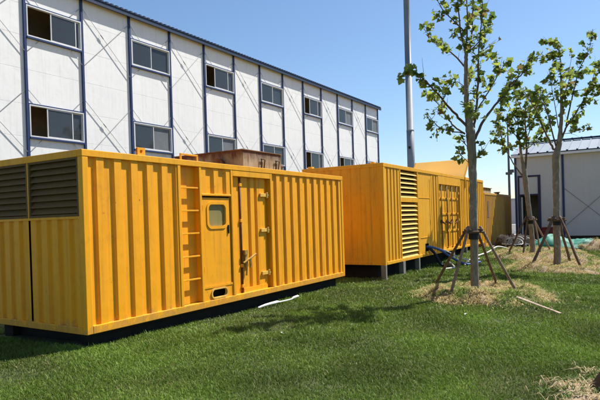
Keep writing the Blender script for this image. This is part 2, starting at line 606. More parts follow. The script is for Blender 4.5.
for a, b, r0 in ((.10, 1.86, .235), (4.64, 7.78, 4.81)):
    pr, r_ = [], r0                       # r_: where a recess comes back out to the outer flat
    while r_ < b - .03:
        p0 = max(r_ - .175, a)
        if not pr and p0 > a: pr.append((a, yo))
        pr += ([(p0, yo), (p0 + .025, yi)] if p0 > a else [(a, yi)]) + [(r_ - .0125, yi), (r_ + .0125, yo)]
        r_ += .3165
    pr.append((b, yo))
    m = MB(); m.profile('y', [(U(u), d) for u, d in pr], Zc(.115), Zc(2.5))
    m.build('side_panel', M['yellow'], c1)
m = MB(); m.profile('y', corr(U(2.445), U(3.265), yo, yi, .29, .36, .12), Zc(2.035), Zc(2.5))
m.build('side_panel', M['yellow'], c1)
m = MB(); m.add([(U(.1), YB - .03, Zc(.1)), (XE - .1, YB - .03, Zc(.1)), (XE - .1, YB - .03, Zc(2.5)), (U(.1), YB - .03, Zc(2.5))], [(3, 2, 1, 0)])
m.build('side_panel', M['yellow'], c1)
m = MB()
pts = corr(Y1 + .1, YB - .1, XE - .02, XE - .06, .3, .44, .13)
n_ = len(pts)
m.add([(d, u, Zc(.1)) for u, d in pts] + [(d, u, Zc(2.5)) for u, d in pts], [(i, i + 1, n_ + i + 1, n_ + i) for i in range(n_ - 1)])
m.build('side_panel', M['yellow'], c1)
# ladder recess
m = MB()
m.quad((U(1.93), yf + .115, Zc(.115)), (U(2.385), yf + .115, Zc(.115)), (U(2.385), yf + .115, Zc(2.5)), (U(1.93), yf + .115, Zc(2.5)))
lad = m.build('ladder_recess', M['yellow'], c1)
for z in (.539, .937, 1.337, 1.732, 2.128):
    m = MB(); m.box(U(1.93), yf + .015, Zc(z) - .014, U(2.385), yf + .045, Zc(z) + .014); m.build('ladder_rung', M['yellow'], lad, bevel=.004)
# small access door with a rounded window
m = MB()
hole = rrect(U(2.870), Zc(1.645), .50, .42, .09)
plate_hole(m, yf + .030, U(2.475), Zc(.375), U(3.235), Zc(1.965), hole)
for (a, b, c_, d) in ((2.475, .375, 3.235, .375), (3.235, .375, 3.235, 1.965), (3.235, 1.965, 2.475, 1.965), (2.475, 1.965, 2.475, .375)):
    m.quad((U(a), yf + .030, Zc(b)), (U(c_), yf + .030, Zc(d)), (U(c_), yf + .06, Zc(d)), (U(a), yf + .06, Zc(b)))
adoor = m.build('access_door', M['yellow'], c1)
m = MB()
ring(m, yf + .016, yf + .075, rrect(U(2.870), Zc(1.645), .575, .495, .125), rrect(U(2.870), Zc(1.645), .475, .395, .08))
m.build('window_frame', M['yellow_frame'], adoor, smooth=False)
m = MB()
hp = rrect(U(2.870), Zc(1.645), .50, .42, .09)
m.add([(u, yf + .055, z) for u, z in hp], [tuple(reversed(range(len(hp))))])
m.build('window_pane', M['dusty'], adoor)
m = MB(); m.box(U(3.165), yf + .008, Zc(1.30), U(3.190), yf + .03, Zc(1.46)); m.box(U(3.155), yf + .018, Zc(1.33), U(3.20), yf + .031, Zc(1.43))
m.build('handle', M['dark'], adoor, bevel=.004)
for z in (.62, 1.72):
    m = MB(); m.tube([(U(2.468), yf + .022, Zc(z)), (U(2.468), yf + .022, Zc(z + .11))], .012); m.build('hinge', M['yellow'], adoor)
m = MB()   # backing around the doors
m.box(U(2.445), yf + .062, Zc(.115), U(3.265), yf + .09, Zc(.340)) if False else None
m.quad((U(2.445), yf + .065, Zc(.34)), (U(3.265), yf + .065, Zc(.34)), (U(3.265), yf + .065, Zc(1.995)), (U(2.445), yf + .065, Zc(1.995)))
m.build('door_backing', M['dark'], c1)
# hatch under it with an oval port
m = MB()
hole = rrect(U(2.868), Zc(.222), .43, .155, .076)
plate_hole(m, yf + .024, U(2.475), Zc(.115), U(3.235), Zc(.335), hole)
m.box(U(2.445), yf + .014, Zc(.335), U(3.265), yf + .07, Zc(.372))
m.box(U(2.445), yf + .020, Zc(.115), U(2.475), yf + .07, Zc(.335)); m.box(U(3.235), yf + .020, Zc(.115), U(3.265), yf + .07, Zc(.335))
hatch = m.build('vent_hatch', M['yellow'], c1)
m = MB(); ring(m, yf + .004, yf + .06, rrect(U(2.868), Zc(.222), .47, .195, .096), rrect(U(2.868), Zc(.222), .415, .140, .069))
m.build('port_rim', M['slat'], hatch)
m = MB(); m.quad((U(2.50), yf + .16, Zc(.117)), (U(3.23), yf + .16, Zc(.117)), (U(3.23), yf + .16, Zc(.333)), (U(2.50), yf + .16, Zc(.333)))
m.build('port_interior', M['blackhole'], hatch)
# big recessed door
yd = yf + .078
m = MB()
P = [(3.325, yd), (3.575, yd), (3.582, yd + .05), (3.655, yd + .05), (3.662, yd), (3.86, yd), (3.885, yd + .035), (3.94, yd + .035), (3.965, yd), (4.09, yd), (4.115, yd + .035), (4.165, yd + .035), (4.19, yd), (4.47, yd), (4.49, yd + .045), (4.575, yd + .045)]
m.profile('y', [(U(u), d) for u, d in P], Zc(.115), Zc(2.385))
m.box(U(3.66), yd - .012, Zc(.115), U(4.47), yd + .02, Zc(.20))
mdoor = m.build('main_door', M['yellow'], c1)
m = MB(); m.tube([(U(3.618), yd - .008, Zc(.13)), (U(3.618), yd - .008, Zc(2.37))], .019, 10)
m.build('lock_rod', M['rod'], mdoor, smooth=True)
for z in (.22, .62, 1.5, 2.2):
    m = MB(); m.box(U(3.585), yd - .035, Zc(z), U(3.655), yd + .0, Zc(z + .06)); m.build('rod_bracket', M['yellow'], mdoor, bevel=.004)
m = MB()   # lock with its lever
m.box(U(3.68), yd - .05, Zc(.62), U(3.76), yd - .002, Zc(.90))
m.tube([(U(3.72), yd - .06, Zc(.68)), (U(3.70), yd - .05, Zc(.45))], .018)
m.tube([(U(3.63), yd - .04, Zc(.70)), (U(3.80), yd - .075, Zc(.78)), (U(3.97), yd - .09, Zc(.86))], .022)
m.box(U(3.66), yd - .07, Zc(.86), U(3.74), yd - .002, Zc(.95))
m.tube([(U(3.80), yd - .08, Zc(.78)), (U(3.80), yd - .08, Zc(.60))], .025)
m.build('lock_lever', M['brass'], mdoor)
for z in (.435, 1.32, 2.045):
    m = MB()
    m.box(U(4.27), yd - .035, Zc(z) - .035, U(4.50), yd - .003, Zc(z) + .035)
    m.tube([(U(4.50), yd - .03, Zc(z) - .06), (U(4.50), yd - .03, Zc(z) + .06)], .026)
    m.tube([(U(4.50), yd - .03, Zc(z)), (U(4.575), yd - .03, Zc(z))], .02)
    m.build('hinge', M['slat'], mdoor, bevel=.004)
# louvred end with two doors under it
for v0, v1 in ((.10, 1.285), (1.315, 2.50)):
    m = MB()
    a, b = Y1 + v0, Y1 + v1
    z0, z1 = Zc(1.665), Zc(2.50)
    m.box(X1 + .004, a, z0, X1 + .06, a + .035, z1); m.box(X1 + .004, b - .035, z0, X1 + .06, b, z1)
    m.box(X1 + .003, a + .035, z0, X1 + .06, b - .035, z0 + .035); m.box(X1 + .003, a + .035, z1 - .03, X1 + .06, b - .035, z1)
    for i in range(8):
        z = z0 + .05 + i * .0955
        m.add([(X1 + .012, a + .035, z), (X1 + .012, b - .035, z), (X1 + .075, b - .035, z + .085), (X1 + .075, a + .035, z + .085),
               (X1 + .012, a + .035, z + .012), (X1 + .012, b - .035, z + .012), (X1 + .075, b - .035, z + .097), (X1 + .075, a + .035, z + .097)],
              [(1, 0, 3, 2), (4, 5, 6, 7), (0, 1, 5, 4)])
    m.quad((X1 + .078, b, z0), (X1 + .078, a, z0), (X1 + .078, a, z1), (X1 + .078, b, z1))
    m.build('louvre_panel', M['louver'], c1)
    m = MB()
    m.profile('x', corr(a + .012 if v0 > 1 else a, b if v0 > 1 else b - .012, X1 + .018, X1 + .056, .235, .50, .11), Zc(.10), Zc(1.63))
    m.build('end_door', M['yellow'], c1)
m = MB(); m.box(X1 + .004, Y1 + .10, Zc(1.63), X1 + .06, YB - .10, Zc(1.665)); m.box(X1 + .05, Y1 + 1.27, Zc(.1), X1 + .07, Y1 + 1.33, Zc(1.63)); m.box(X1 + .006, Y1 + 1.285, Zc(1.665), X1 + .06, Y1 + 1.315, Zc(2.5))
m.build('end_rail', M['yellow'], c1)
m = MB()
m.box(U(.22), yf + .18, -.05, XE - .2, yf + .42, Z1 + .002); m.box(U(.22), YB - .42, -.05, XE - .2, YB - .18, Z1 + .002)
for u in (.35, 2.3, 4.6, 7.2): m.box(U(u), yf + .42, -.05, U(u + .2), YB - .42, Z1 + .002)
m.box(U(.12), yf + .05, Z1 - .03, XE - .12, YB - .05, Z1 + .02)
m.build('skid', M['dark'], c1)
for (u, yy, wd) in ((1.03, .03, .16), (7.55, 2.3, .16), (1.03, 2.3, .16)):
    m = MB(); hole = rrect(U(u + wd / 2), ZT + .06, .06, .05, .02)
    plate_hole(m, Y1 + yy, U(u), ZT, U(u + wd), ZT + .12, hole)
    m.add([(U(u), Y1 + yy + .03, ZT), (U(u + wd), Y1 + yy + .03, ZT), (U(u + wd), Y1 + yy + .03, ZT + .12), (U(u), Y1 + yy + .03, ZT + .12)], [(3, 2, 1, 0)])
    m.box(U(u), Y1 + yy + .001, ZT + .118, U(u + wd), Y1 + yy + .03, ZT + .122)
    m.build('lifting_lug', M['yellow'], c1)
m = MB()
a, b = U(1.99), U(2.40)
for (p, q) in (((a, ZT), (a, ZT + .10)), ((b, ZT), (b, ZT + .10)), ((a - .012, ZT + .10), (b + .012, ZT + .10))):
    m.bar((p[0], Y1 + .05, p[1]), (q[0], Y1 + .05, q[1]), .028, .028, (0, 1, 0))
m.build('roof_handle', M['yellow'], c1, bevel=.004)

# ---- rusty silencer box standing on its roof
bx0, bx1, by0, by1, bz = 9.12, 10.55, 6.98, 8.93, ZT - .03
rb = thing('exhaust_box', 'low rusty steel exhaust box standing on the roof of the nearest container', 'exhaust box', (bx0, by0, bz), 'rusty boxes on container roofs')
m = MB()
zt = bz + .44
m.add([(bx0, by0, bz), (bx1, by0, bz), (bx1, by1, bz), (bx0, by1, bz), (bx0, by0, zt), (bx1, by0, zt - .01), (bx1, by1, zt), (bx0, by1, zt)],
      [(4, 5, 6, 7), (0, 1, 5, 4), (1, 2, 6, 5), (2, 3, 7, 6), (3, 0, 4, 7)])
m.build('box_body', M['rustpanel'], rb, bevel=.01)
m = MB()
m.box(bx0 - .02, by0 - .02, zt - .004, bx1 + .02, by1 + .02, zt + .018)
m.build('box_lid', M['rust'], rb, bevel=.004)
m = MB(); cy_ = 7.55
m.tube([(bx0 + .02, cy_, bz + .17), (bx0 - .10, cy_, bz + .17), (bx0 - .11, cy_, bz + .17)], [.10, .10, .13], 16)
m.tube([(bx0 - .11, cy_, bz + .17), (bx0 - .14, cy_, bz + .17)], .13, 16)
m.build('outlet_flange', M['rust'], rb, smooth=False)
m = MB(); m.tube([(bx1 - .02, by0 + .25, bz + .17), (bx1 + .10, by0 + .18, bz + .17), (bx1 + .17, by0 + .10, bz + .13)], [.09, .09, .11], 14)
m.build('exhaust_elbow', M['rust'], rb)
for u in (.62, 1.18):
    m = MB()
    m.tube([(bx0 + u, by0 - .03, bz + .28), (bx0 + u - .03, by0 - .035, bz + .04)], .012)
    m.build('tie_bracket', M['dark'], rb)
    m = MB()
    m.tube([(bx0 + u - .02, by0 - .03, bz + .285), (bx0 + u + .13, by0 - .03, bz + .28), (bx0 + u + .07, by0 - .035, bz + .04)], .012)
    m.build('tie_bracket', M['dark'], rb)

# ================================================================== SECOND CONTAINER
X2, Y2, Z2, L2, H2, W2 = 14.307, 6.051, 0.387, 11.62, 2.884, 2.65
c2 = thing('generator_container', 'long faded yellow generator container with tall louvre strip and double doors behind the tree', 'container', (X2, Y2, 0), GROUP_BOX)
U = lambda u: X2 + u
Zc = lambda z: Z2 + z
XE, YB, ZT, yf = X2 + L2, Y2 + W2, Z2 + H2, Y2
m = MB()
for x0 in (X2, XE - .12):
    for y0 in (yf, YB - .12): m.box(x0, y0, Zc(0), x0 + .12, y0 + .12, ZT - .11)
for y0 in (yf - .004, YB - .12): m.box(X2 - .004, y0, ZT - .11, XE + .004, y0 + .124, ZT)
for x0 in (X2 - .004, XE - .12): m.box(x0, yf + .12, ZT - .11, x0 + .124, YB - .12, ZT)
for y0 in (yf - .003, YB - .12): m.box(X2 + .12, y0, Zc(0), XE - .12, y0 + .123, Zc(.09))
for x0 in (X2 - .003, XE - .12): m.box(x0, yf + .12, Zc(0), x0 + .123, YB - .12, Zc(.09))
for u0, u1 in ((1.24, 1.31), (2.77, 2.84), (4.93, 5.0), (7.73, 7.80), (8.44, 8.53)): m.box(U(u0), yf + .001, Zc(.09), U(u1), yf + .12, ZT - .11)
m.box(U(5.0), yf + .002, Zc(2.47), U(7.73), yf + .12, ZT - .11)
m.box(U(8.46), yf - .03, Zc(2.45), U(8.52), yf, ZT + .02)
m.build('frame', M['yellow_old'], c2, bevel=.008)
m = MB(); m.box(U(.12), yf + .12, ZT - .06, XE - .12, YB - .12, ZT - .03); m.build('roof_panel', M['yellow_old'], c2)
for a, b, pt in ((.12, 1.24, .28), (4.20, 4.93, .36), (7.80, 8.44, .30), (8.53, 11.50, .30)):
    m = MB(); m.profile('y', corr(U(a), U(b), yf + .015, yf + .05, pt, .5, .12), Zc(.09), ZT - .11)
    m.build('side_panel', M['yellow_old'], c2)
m = MB(); m.add([(U(.1), YB - .03, Zc(.09)), (XE - .1, YB - .03, Zc(.09)), (XE - .1, YB - .03, ZT - .11), (U(.1), YB - .03, ZT - .11)], [(3, 2, 1, 0)])
m.build('side_panel', M['yellow_old'], c2)
m = MB(); m.profile('x', corr(Y2 + .12, YB - .12, X2 + .018, X2 + .034, .33, .72, .08), Zc(.09), ZT - .11)
m.build('end_panel', M['yellow_old'], c2)
m = MB(); m.add([(XE - .03, Y2 + .1, Zc(.09)), (XE - .03, YB - .1, Zc(.09)), (XE - .03, YB - .1, ZT - .11), (XE - .03, Y2 + .1, ZT - .11)], [(0, 1, 2, 3)])
m.build('end_panel', M['yellow_old'], c2)
# louvre strip in two lengths
m = MB(); m.box(U(1.31), yf + .004, Zc(1.795), U(2.77), yf + .10, Zc(1.925)); m.build('louvre_rail', M['yellow_old'], c2)
for z0, z1 in ((.09, 1.795), (1.925, ZT - .11 - Z2)):
    m = MB()
    n_ = round((z1 - z0) / .142)
    st = (z1 - z0) / n_
    for i in range(n_):
        z = Zc(z0 + st * i) + .012
        m.add([(U(1.31), yf + .006, z), (U(2.77), yf + .006, z), (U(2.77), yf + .085, z + .085), (U(1.31), yf + .085, z + .085),
               (U(1.31), yf + .006, z - .010), (U(2.77), yf + .006, z - .010), (U(2.77), yf + .085, z + .075), (U(1.31), yf + .085, z + .075)],
              [(0, 1, 2, 3), (5, 4, 7, 6), (4, 5, 1, 0)])
    lp = m.build('louvre_panel', M['slat'], c2)
    m = MB(); m.quad((U(1.31), yf + .115, Zc(z0)), (U(2.77), yf + .115, Zc(z0)), (U(2.77), yf + .115, Zc(z1)), (U(1.31), yf + .115, Zc(z1)))
    m.build('louvre_backing', M['blackhole'], lp)
# flat service panel with cable port
m = MB()
plate_hole(m, yf + .022, U(2.84), Zc(.09), U(4.20), ZT - .11, rrect(U(3.62), Zc(.29), .36, .26, .02, 2))
m.box(U(3.02), yf + .010, Zc(.62), U(3.95), yf + .030, Zc(.64)); m.box(U(4.02), yf + .008, Zc(1.05), U(4.05), yf + .03, Zc(1.22))
m.box(U(4.02), yf + .012, Zc(.64), U(4.035), yf + .03, Zc(2.6)); m.box(U(2.84), yf + .012, Zc(1.94), U(4.02), yf + .03, Zc(1.955))
sp = m.build('service_panel', M['yellow_old'], c2)
m = MB(); m.box(U(3.40), yf + .10, Zc(.12), U(3.84), yf + .30, Zc(.46)); m.build('cable_port', M['blackhole'], sp)
# double doors
ydd = yf + .085
for a, b, s in ((5.02, 6.355, 1), (6.375, 7.71, -1)):
    m = MB()
    m.quad((U(a), ydd, Zc(.09)), (U(b), ydd, Zc(.09)), (U(b), ydd, Zc(2.47)), (U(a), ydd, Zc(2.47)))
    for u0, u1 in ((a, a + .07), (b - .07, b)): m.box(U(u0), ydd - .025, Zc(.09), U(u1), ydd, Zc(2.47))
    for z in (.09, .72, 1.36, 1.93, 2.40): m.box(U(a + .07), ydd - .024, Zc(z), U(b - .07), ydd, Zc(z + .07))
    dr = m.build('cargo_door', M['yellow_old'], c2, bevel=.006)
    for k in (.36, 1.02) if s > 0 else (.30, .96):
        m = MB(); m.tube([(U(a + k), ydd - .05, Zc(.10)), (U(a + k), ydd - .05, Zc(2.46))], .022, 8); m.build('lock_rod', M['rod_y'], dr, smooth=True)
        m = MB()
        m.bar((U(a + k), ydd - .075, Zc(1.10)), (U(a + k + s * .34), ydd - .075, Zc(1.02)), .05, .03, (0, 1, 0))
        m.box(U(a + k) - .05, ydd - .07, Zc(1.06), U(a + k) + .05, ydd - .02, Zc(1.18))
        m.build('lock_handle', M['rod'], dr)
    e = a if s > 0 else b - .10
    for z in (.35, 1.1, 2.15):
        m = MB(); m.box(U(e), ydd - .055, Zc(z), U(e + .10), ydd - .02, Zc(z + .10)); m.build('hinge', M['slat'], dr)
m = MB(); m.box(U(.25), yf + .35, -.05, XE - .2, yf + .6, Z2 + .004); m.box(U(.25), YB - .6, -.05, XE - .2, YB - .35, Z2 + .004); m.box(U(.13), yf + .06, Z2 - .02, XE - .13, YB - .06, Z2 + .02)
m.box(U(.3), yf + .6, -.05, U(.5), YB - .6, Z2 + .004)
m.build('skid', M['dark'], c2)  # dark skid set in to stand for the shade under this container
for (u, yy) in ((.3, .4), (.15, 2.4), (11.2, .4)):
    m = MB(); m.box(U(u), Y2 + yy, ZT - .03, U(u + .16), Y2 + yy + .14, ZT + .07); m.build('lifting_lug', M['yellow_old'], c2, bevel=.01)
# raised hatch lid, propped open over the roof
m = MB()
p0, p1 = Vector((22.88, 0, ZT - .01)), Vector((23.75, 0, 4.10))
d = (p1 - p0); nrm = Vector((-d.z, 0, d.x)).normalized()
m.obox((p0.x + d.x / 2, Y2 + 1.22, p0.z + d.z / 2), d / 2, (0, 1.17, 0), nrm * .004)
lid = m.build('roof_hatch_lid', M['yellow_lid'], c2)
for yy in (.03, 2.41):
    m = MB(); m.obox((p0.x + d.x / 2, Y2 + yy, p0.z + d.z / 2), d / 2, (0, .018, 0), nrm * .02); m.build('lid_edge', M['yellow_old'], lid)
for yy in (.5, 1.9):
    m = MB(); m.tube([(23.6, Y2 + yy, 3.92), (24.2, Y2 + yy, ZT - .02)], .02); m.build('lid_prop', M['dark'], lid)

# ---- pale feet under the second container
for (u, wd, tone) in ((-.02, .10, 0), (1.33, .19, 0), (2.72, .11, 0), (6.56, .22, 0), (8.48, .10, 0), (11.4, .16, 0)):
    x = X2 + u
    zb = gz(x, Y2 + .1) - .03
    m = MB(); m.box(x, Y2 - .005, zb, x + wd, Y2 + .14, Z2); m.box(x - .03, Y2 - .03, zb, x + wd + .03, Y2 + .17, zb + .06)
    o = m.build('support_post', M['concrete'], None, bevel=.006)
    tag(o, {-.02: 'slim pale post under the near corner of the long container', 1.33: 'wide pale post below the left edge of the tall louvre strip', 2.72: 'slim pale post below the right edge of the tall louvre strip',
            6.56: 'stout pale post under the double doors of the long container', 8.48: 'thin pale post behind the nearest tree trunk', 11.4: 'pale post under the far end of the long container'}[u],
        'post', 'pale posts carrying the long container')

# ================================================================== THIRD CONTAINER
X3, Y3, Z3, L3, H3, W3 = 26.20, 6.08, 0.20, 6.30, 2.52, 2.44
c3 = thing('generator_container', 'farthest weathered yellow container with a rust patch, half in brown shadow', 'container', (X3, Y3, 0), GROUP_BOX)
U = lambda u: X3 + u
ZT, XE, YB = Z3 + H3, X3 + L3, Y3 + W3
m = MB()
for x0 in (X3, XE - .12):
    for y0 in (Y3, YB - .12): m.box(x0, y0, Z3, x0 + .12, y0 + .12, ZT - .1)
for y0 in (Y3 - .004, YB - .12): m.box(X3 - .004, y0, ZT - .1, XE + .004, y0 + .124, ZT); m.box(X3 + .12, y0 + .001, Z3, XE - .12, y0 + .123, Z3 + .12)
for x0 in (X3 - .004, XE - .12): m.box(x0, Y3 + .12, ZT - .1, x0 + .124, YB - .12, ZT)
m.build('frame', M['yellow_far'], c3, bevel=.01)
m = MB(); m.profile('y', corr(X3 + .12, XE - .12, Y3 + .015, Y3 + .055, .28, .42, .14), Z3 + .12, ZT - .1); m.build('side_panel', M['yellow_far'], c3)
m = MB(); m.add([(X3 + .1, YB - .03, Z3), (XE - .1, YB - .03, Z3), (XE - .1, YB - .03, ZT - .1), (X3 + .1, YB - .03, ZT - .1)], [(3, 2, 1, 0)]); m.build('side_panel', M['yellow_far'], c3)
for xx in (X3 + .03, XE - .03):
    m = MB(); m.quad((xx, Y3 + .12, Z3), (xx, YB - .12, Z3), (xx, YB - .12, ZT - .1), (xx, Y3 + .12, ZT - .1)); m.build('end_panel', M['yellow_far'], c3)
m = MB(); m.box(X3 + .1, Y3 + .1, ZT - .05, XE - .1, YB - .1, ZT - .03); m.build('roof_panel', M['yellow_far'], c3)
m = MB(); m.box(U(.55), Y3 + .004, 1.55, U(.95), Y3 + .02, 2.35); m.build('vent_plate', M['rust'], c3, bevel=.01)
m = MB(); m.box(X3 + .2, Y3 + .2, -.02, XE - .2, YB - .2, Z3 + .002); m.build('skid', M['dark'], c3)
t = thing('exhaust_box', 'small brown box with pale end on the roof of the farthest container', 'exhaust box', (27.3, 6.7, ZT - .03), 'rusty boxes on container roofs')
m = MB(); m.box(27.3, 6.7, ZT - .03, 30.4, 7.7, ZT + .33); m.build('box_body', M['rustpanel'], t, bevel=.01)
m = MB(); m.box(27.25, 6.65, ZT + .325, 30.45, 7.75, ZT + .36); m.build('box_lid', M['rust'], t, bevel=.01)
m = MB(); m.tube([(30.9, 6.5, ZT - .01), (30.9, 6.5, ZT + .12)], .12, 12); m.tube([(30.9, 6.5, ZT + .12), (30.9, 6.5, ZT + .16)], .17, 12)
tag(m.build('roof_vent', M['rust']), 'small round vent cap at the far end of the farthest container roof', 'vent')

# ================================================================== WHITE PREFAB BUILDING
b1 = thing('prefab_building', 'three storey white prefab building with blue columns behind the containers', 'building', (8.933, 14.214, 0), rz=-.00567)
PT = 1.82
K0, K1 = -4, 13           # columns; 0 is the first one in the picture
ZTOP = 8.72
SILL, HEAD = (1.55, 4.25, 7.02), (2.40, 5.14, 7.88)
NODE = ((1.15, 2.80), (3.83, 5.53), (6.60, 8.30))
m = MB()
mg = []
for k in range(K0, K1):
    x0, x1 = k * PT, (k + 1) * PT
    seams = [0, .75, 1.55, 2.40, 3.34, 4.25, 5.14, 6.10, 7.02, 7.88, ZTOP]
    for a, b in zip(seams, seams[1:]):
        if k % 2 == 0 and a in SILL: continue
        m.add([(x0 + .004, .006, a), (x1 - .004, .006, a), (x1 - .004, 0, a + .006), (x0 + .004, 0, a + .006), (x0 + .004, 0, b - .006), (x1 - .004, 0, b - .006), (x1 - .004, .006, b), (x0 + .004, .006, b)],
              [(0, 1, 2, 3), (3, 2, 5, 4), (4, 5, 6, 7)])
m.build('front_wall', M['white_panel'], b1, local=True)
XA, XB, DEP = K0 * PT, K1 * PT, 6.2
m = MB()
m.add([(XB, 0, 0), (XB, DEP, 0), (XB, DEP, ZTOP), (XB, DEP / 2, ZTOP + .75), (XB, 0, ZTOP)], [(0, 1, 2, 3, 4)])
m.add([(XA, 0, 0), (XA, DEP, 0), (XA, DEP, ZTOP), (XA, DEP / 2, ZTOP + .75), (XA, 0, ZTOP)], [(4, 3, 2, 1, 0)])
m.quad((XB, DEP, 0), (XA, DEP, 0), (XA, DEP, ZTOP), (XB, DEP, ZTOP))
m.build('rear_wall', M['white_panel'], b1, local=True)
m = MB()
for z in (2.85, 5.6): m.box(XA + .05, .25, z, XB - .05, DEP - .05, z + .12)
m.quad((XA + .05, 1.6, 0), (XB - .05, 1.6, 0), (XB - .05, 1.6, ZTOP), (XA + .05, 1.6, ZTOP))
for k in range(K0, K1): m.quad((k * PT + .02, .03, 0), (k * PT + .02, 3, 0), (k * PT + .02, 3, ZTOP), (k * PT + .02, .03, ZTOP))
m.build('interior', M['room'], b1, local=True)
for k in range(K0, K1 + 1):
    m = MB(); m.box(k * PT - .038, -.055, 0, k * PT + .038, -.002, ZTOP); m.build('column', M['blue'], b1, local=True, bevel=.004)
for k in range(K0, K1):
    for (z0, z1) in NODE:
        x0, x1 = k * PT + .04, (k + 1) * PT - .04
        yb = -.030
        si = NODE.index((z0, z1))
        lo, hi = (SILL[si] - z0) / (z1 - z0) - .03, (HEAD[si] - z0) / (z1 - z0) + .03
        for (a, b) in (((x0, z0), (x1, z1)), ((x1, z0), (x0, z1))):
            for f0, f1 in (((0, 1),) if k % 2 else ((0, lo), (hi, 1))):     # a window's frame covers the rods
                m = MB(); m.tube([(a[0] + (b[0] - a[0]) * f, yb, a[1] + (b[1] - a[1]) * f) for f in (f0, f1)], .008, 5)
                if k % 2 and a[0] > b[0]: m.tube([(a[0] + (b[0] - a[0]) * f, yb, a[1] + (b[1] - a[1]) * f) for f in (.58, .64)], .017, 6)
                m.build('tie_rod', M['rodgrey'], b1, local=True)
            yb -= .018
rw = random.Random(3)
for k in range(K0, K1):
    if k % 2: continue
    for s in range(3):
        z0, z1 = SILL[s], HEAD[s]
        x0, x1 = k * PT + .045, (k + 1) * PT - .045
        fr = MB(); y0, y1 = -.062, .03
        fw_ = .036
        fr.box(x0, y0, z0, x1, y1, z0 + fw_); fr.box(x0, y0, z1 - fw_, x1, y1, z1)
        fr.box(x0, y0, z0 + fw_, x0 + fw_, y1, z1 - fw_); fr.box(x1 - fw_, y0, z0 + fw_, x1, y1, z1 - fw_)
        wdw = fr.build('window', M['wframe'], b1, local=True, bevel=.004)
        sl = MB(); sl.box(x0, -.075, z0 - .05, x1, -.002, z0 - .003); sl.build('sill', M['blue'], wdw, local=True)
        sl = MB(); sl.box(x0, -.058, z1 + .003, x1, -.002, z1 + .035); sl.build('lintel', M['blue'], wdw, local=True)
        W = x1 - x0 - 2 * fw_
        xa = x0 + fw_
        za, zb = z0 + fw_, z1 - fw_
        if (k, s) in ((0, 1), (4, 2), (10, 1), (8, 1), (-2, 1), (0, 2), (8, 2), (-4, 2)): opened = .30 if (k, s) != (0, 2) else .42
        else: opened = 0
        if opened:
            pans = [(opened, opened + .50, -.035, 'glass'), (opened + .47, 1.0, -.005, 'glass')]
        else:
            c_ = .5 + rw.uniform(-.02, .02)
            pans = [(0, c_ + .02, -.035, 'glass'), (c_ - .02, 1.0, -.005, rw.choice(('mesh', 'glass')))]
        for (a, b, yy, gm_) in pans:
            b = min(b, 1.0)
            q = MB(); e = .030
            A, B = xa + a * W, xa + b * W
            q.box(A, yy - .012, za, B, yy + .012, za + e); q.box(A, yy - .012, zb - e, B, yy + .012, zb)
            q.box(A, yy - .012, za + e, A + e, yy + .012, zb - e); q.box(B - e, yy - .012, za + e, B, yy + .012, zb - e)
            q.build('sash', M['wframe'], wdw, local=True)
            q = MB(); q.quad((A + e, yy, za + e), (B - e, yy, za + e), (B - e, yy, zb - e), (A + e, yy, zb - e))
            q.build('pane', M[gm_], wdw, local=True)
        if rw.random() < .6 and not opened:
            q = MB(); c0 = rw.choice((0, .62)); n_ = 12
            pts = [(xa + W * (c0 + .36 * i / n_), .10 + (.03 if i % 2 else 0)) for i in range(n_ + 1)]
            q.profile('y', pts, za, zb); q.build('curtain', M['whitehose'], wdw, local=True)
# roof: corrugated blue sheet, eave with purlin
m = MB()
ov, th = .20, .05
n_ = int((XB - XA + .5) / .19)
rid = DEP / 2
for side in (0, 1):
    e_y = -ov if side == 0 else DEP + ov
    ez = ZTOP - .02
    rz_ = ez + .80
    vs = []; pr = []
    for i in range(n_):
        x = XA - .25 + i * .19
        pr += [(x, 0), (x + .09, 0), (x + .11, .045), (x + .165, .045), (x + .185, 0)]
    kk = len(pr)
    vs = [(x, e_y, ez + z) for x, z in pr] + [(x, rid, rz_ + z) for x, z in pr] + [(x, e_y, ez - .012) for x, z in pr]
    fs = [(i, i + 1, kk + i + 1, kk + i) if side == 0 else (i + 1, i, kk + i, kk + i + 1) for i in range(kk - 1)]
    fs += [(2 * kk + i, 2 * kk + i + 1, i + 1, i) for i in range(kk - 1)]
    m.add(vs, fs)
    m.add([(XA - .25, e_y, ez - .013), (XB + .25, e_y, ez - .013), (XB + .25, rid, rz_ - .02), (XA - .25, rid, rz_ - .02)], [(3, 2, 1, 0) if side == 0 else (0, 1, 2, 3)])
m.build('roof', M['navy'], b1, local=True)
m = MB(); m.box(XA - .25, -ov + .02, ZTOP - .17, XB + .25, -ov + .08, ZTOP - .035); m.build('eave_purlin', M['navy'], b1, local=True)

# ================================================================== GREY SITE BUILDING
GX2, EZ = 30.5, 4.59
b2 = thing('site_building', 'grey single storey site building with pale roof and dark doorway on the right', 'building', (GX2, 5.45, 0))
cols = [5.45, 3.20, 1.0, -1.2, -3.4, -5.6]
DX = 5.2
m = MB()
def xwall(mb, ya, yb, za, zb, x=GX2): mb.add([(x, ya, za), (x, yb, za), (x, yb, zb), (x, ya, zb)], [(0, 1, 2, 3) if ya > yb else (3, 2, 1, 0)])
xwall(m, 5.45, 5.27, 0, EZ); xwall(m, 5.27, 4.38, 2.62, EZ); xwall(m, 4.38, 3.20, 0, EZ)
for a, b in zip(cols[1:], cols[2:]):
    xwall(m, a, b, 0, EZ)
for (a, za, b, zb) in ((5.27, 0, 5.27, 2.62), (4.38, 0, 4.38, 2.62)): m.quad((GX2, a, za), (GX2 + .08, a, za), (GX2 + .08, a, zb), (GX2, a, zb))
m.build('front_wall', M['grey_panel'], b2)
m = MB()
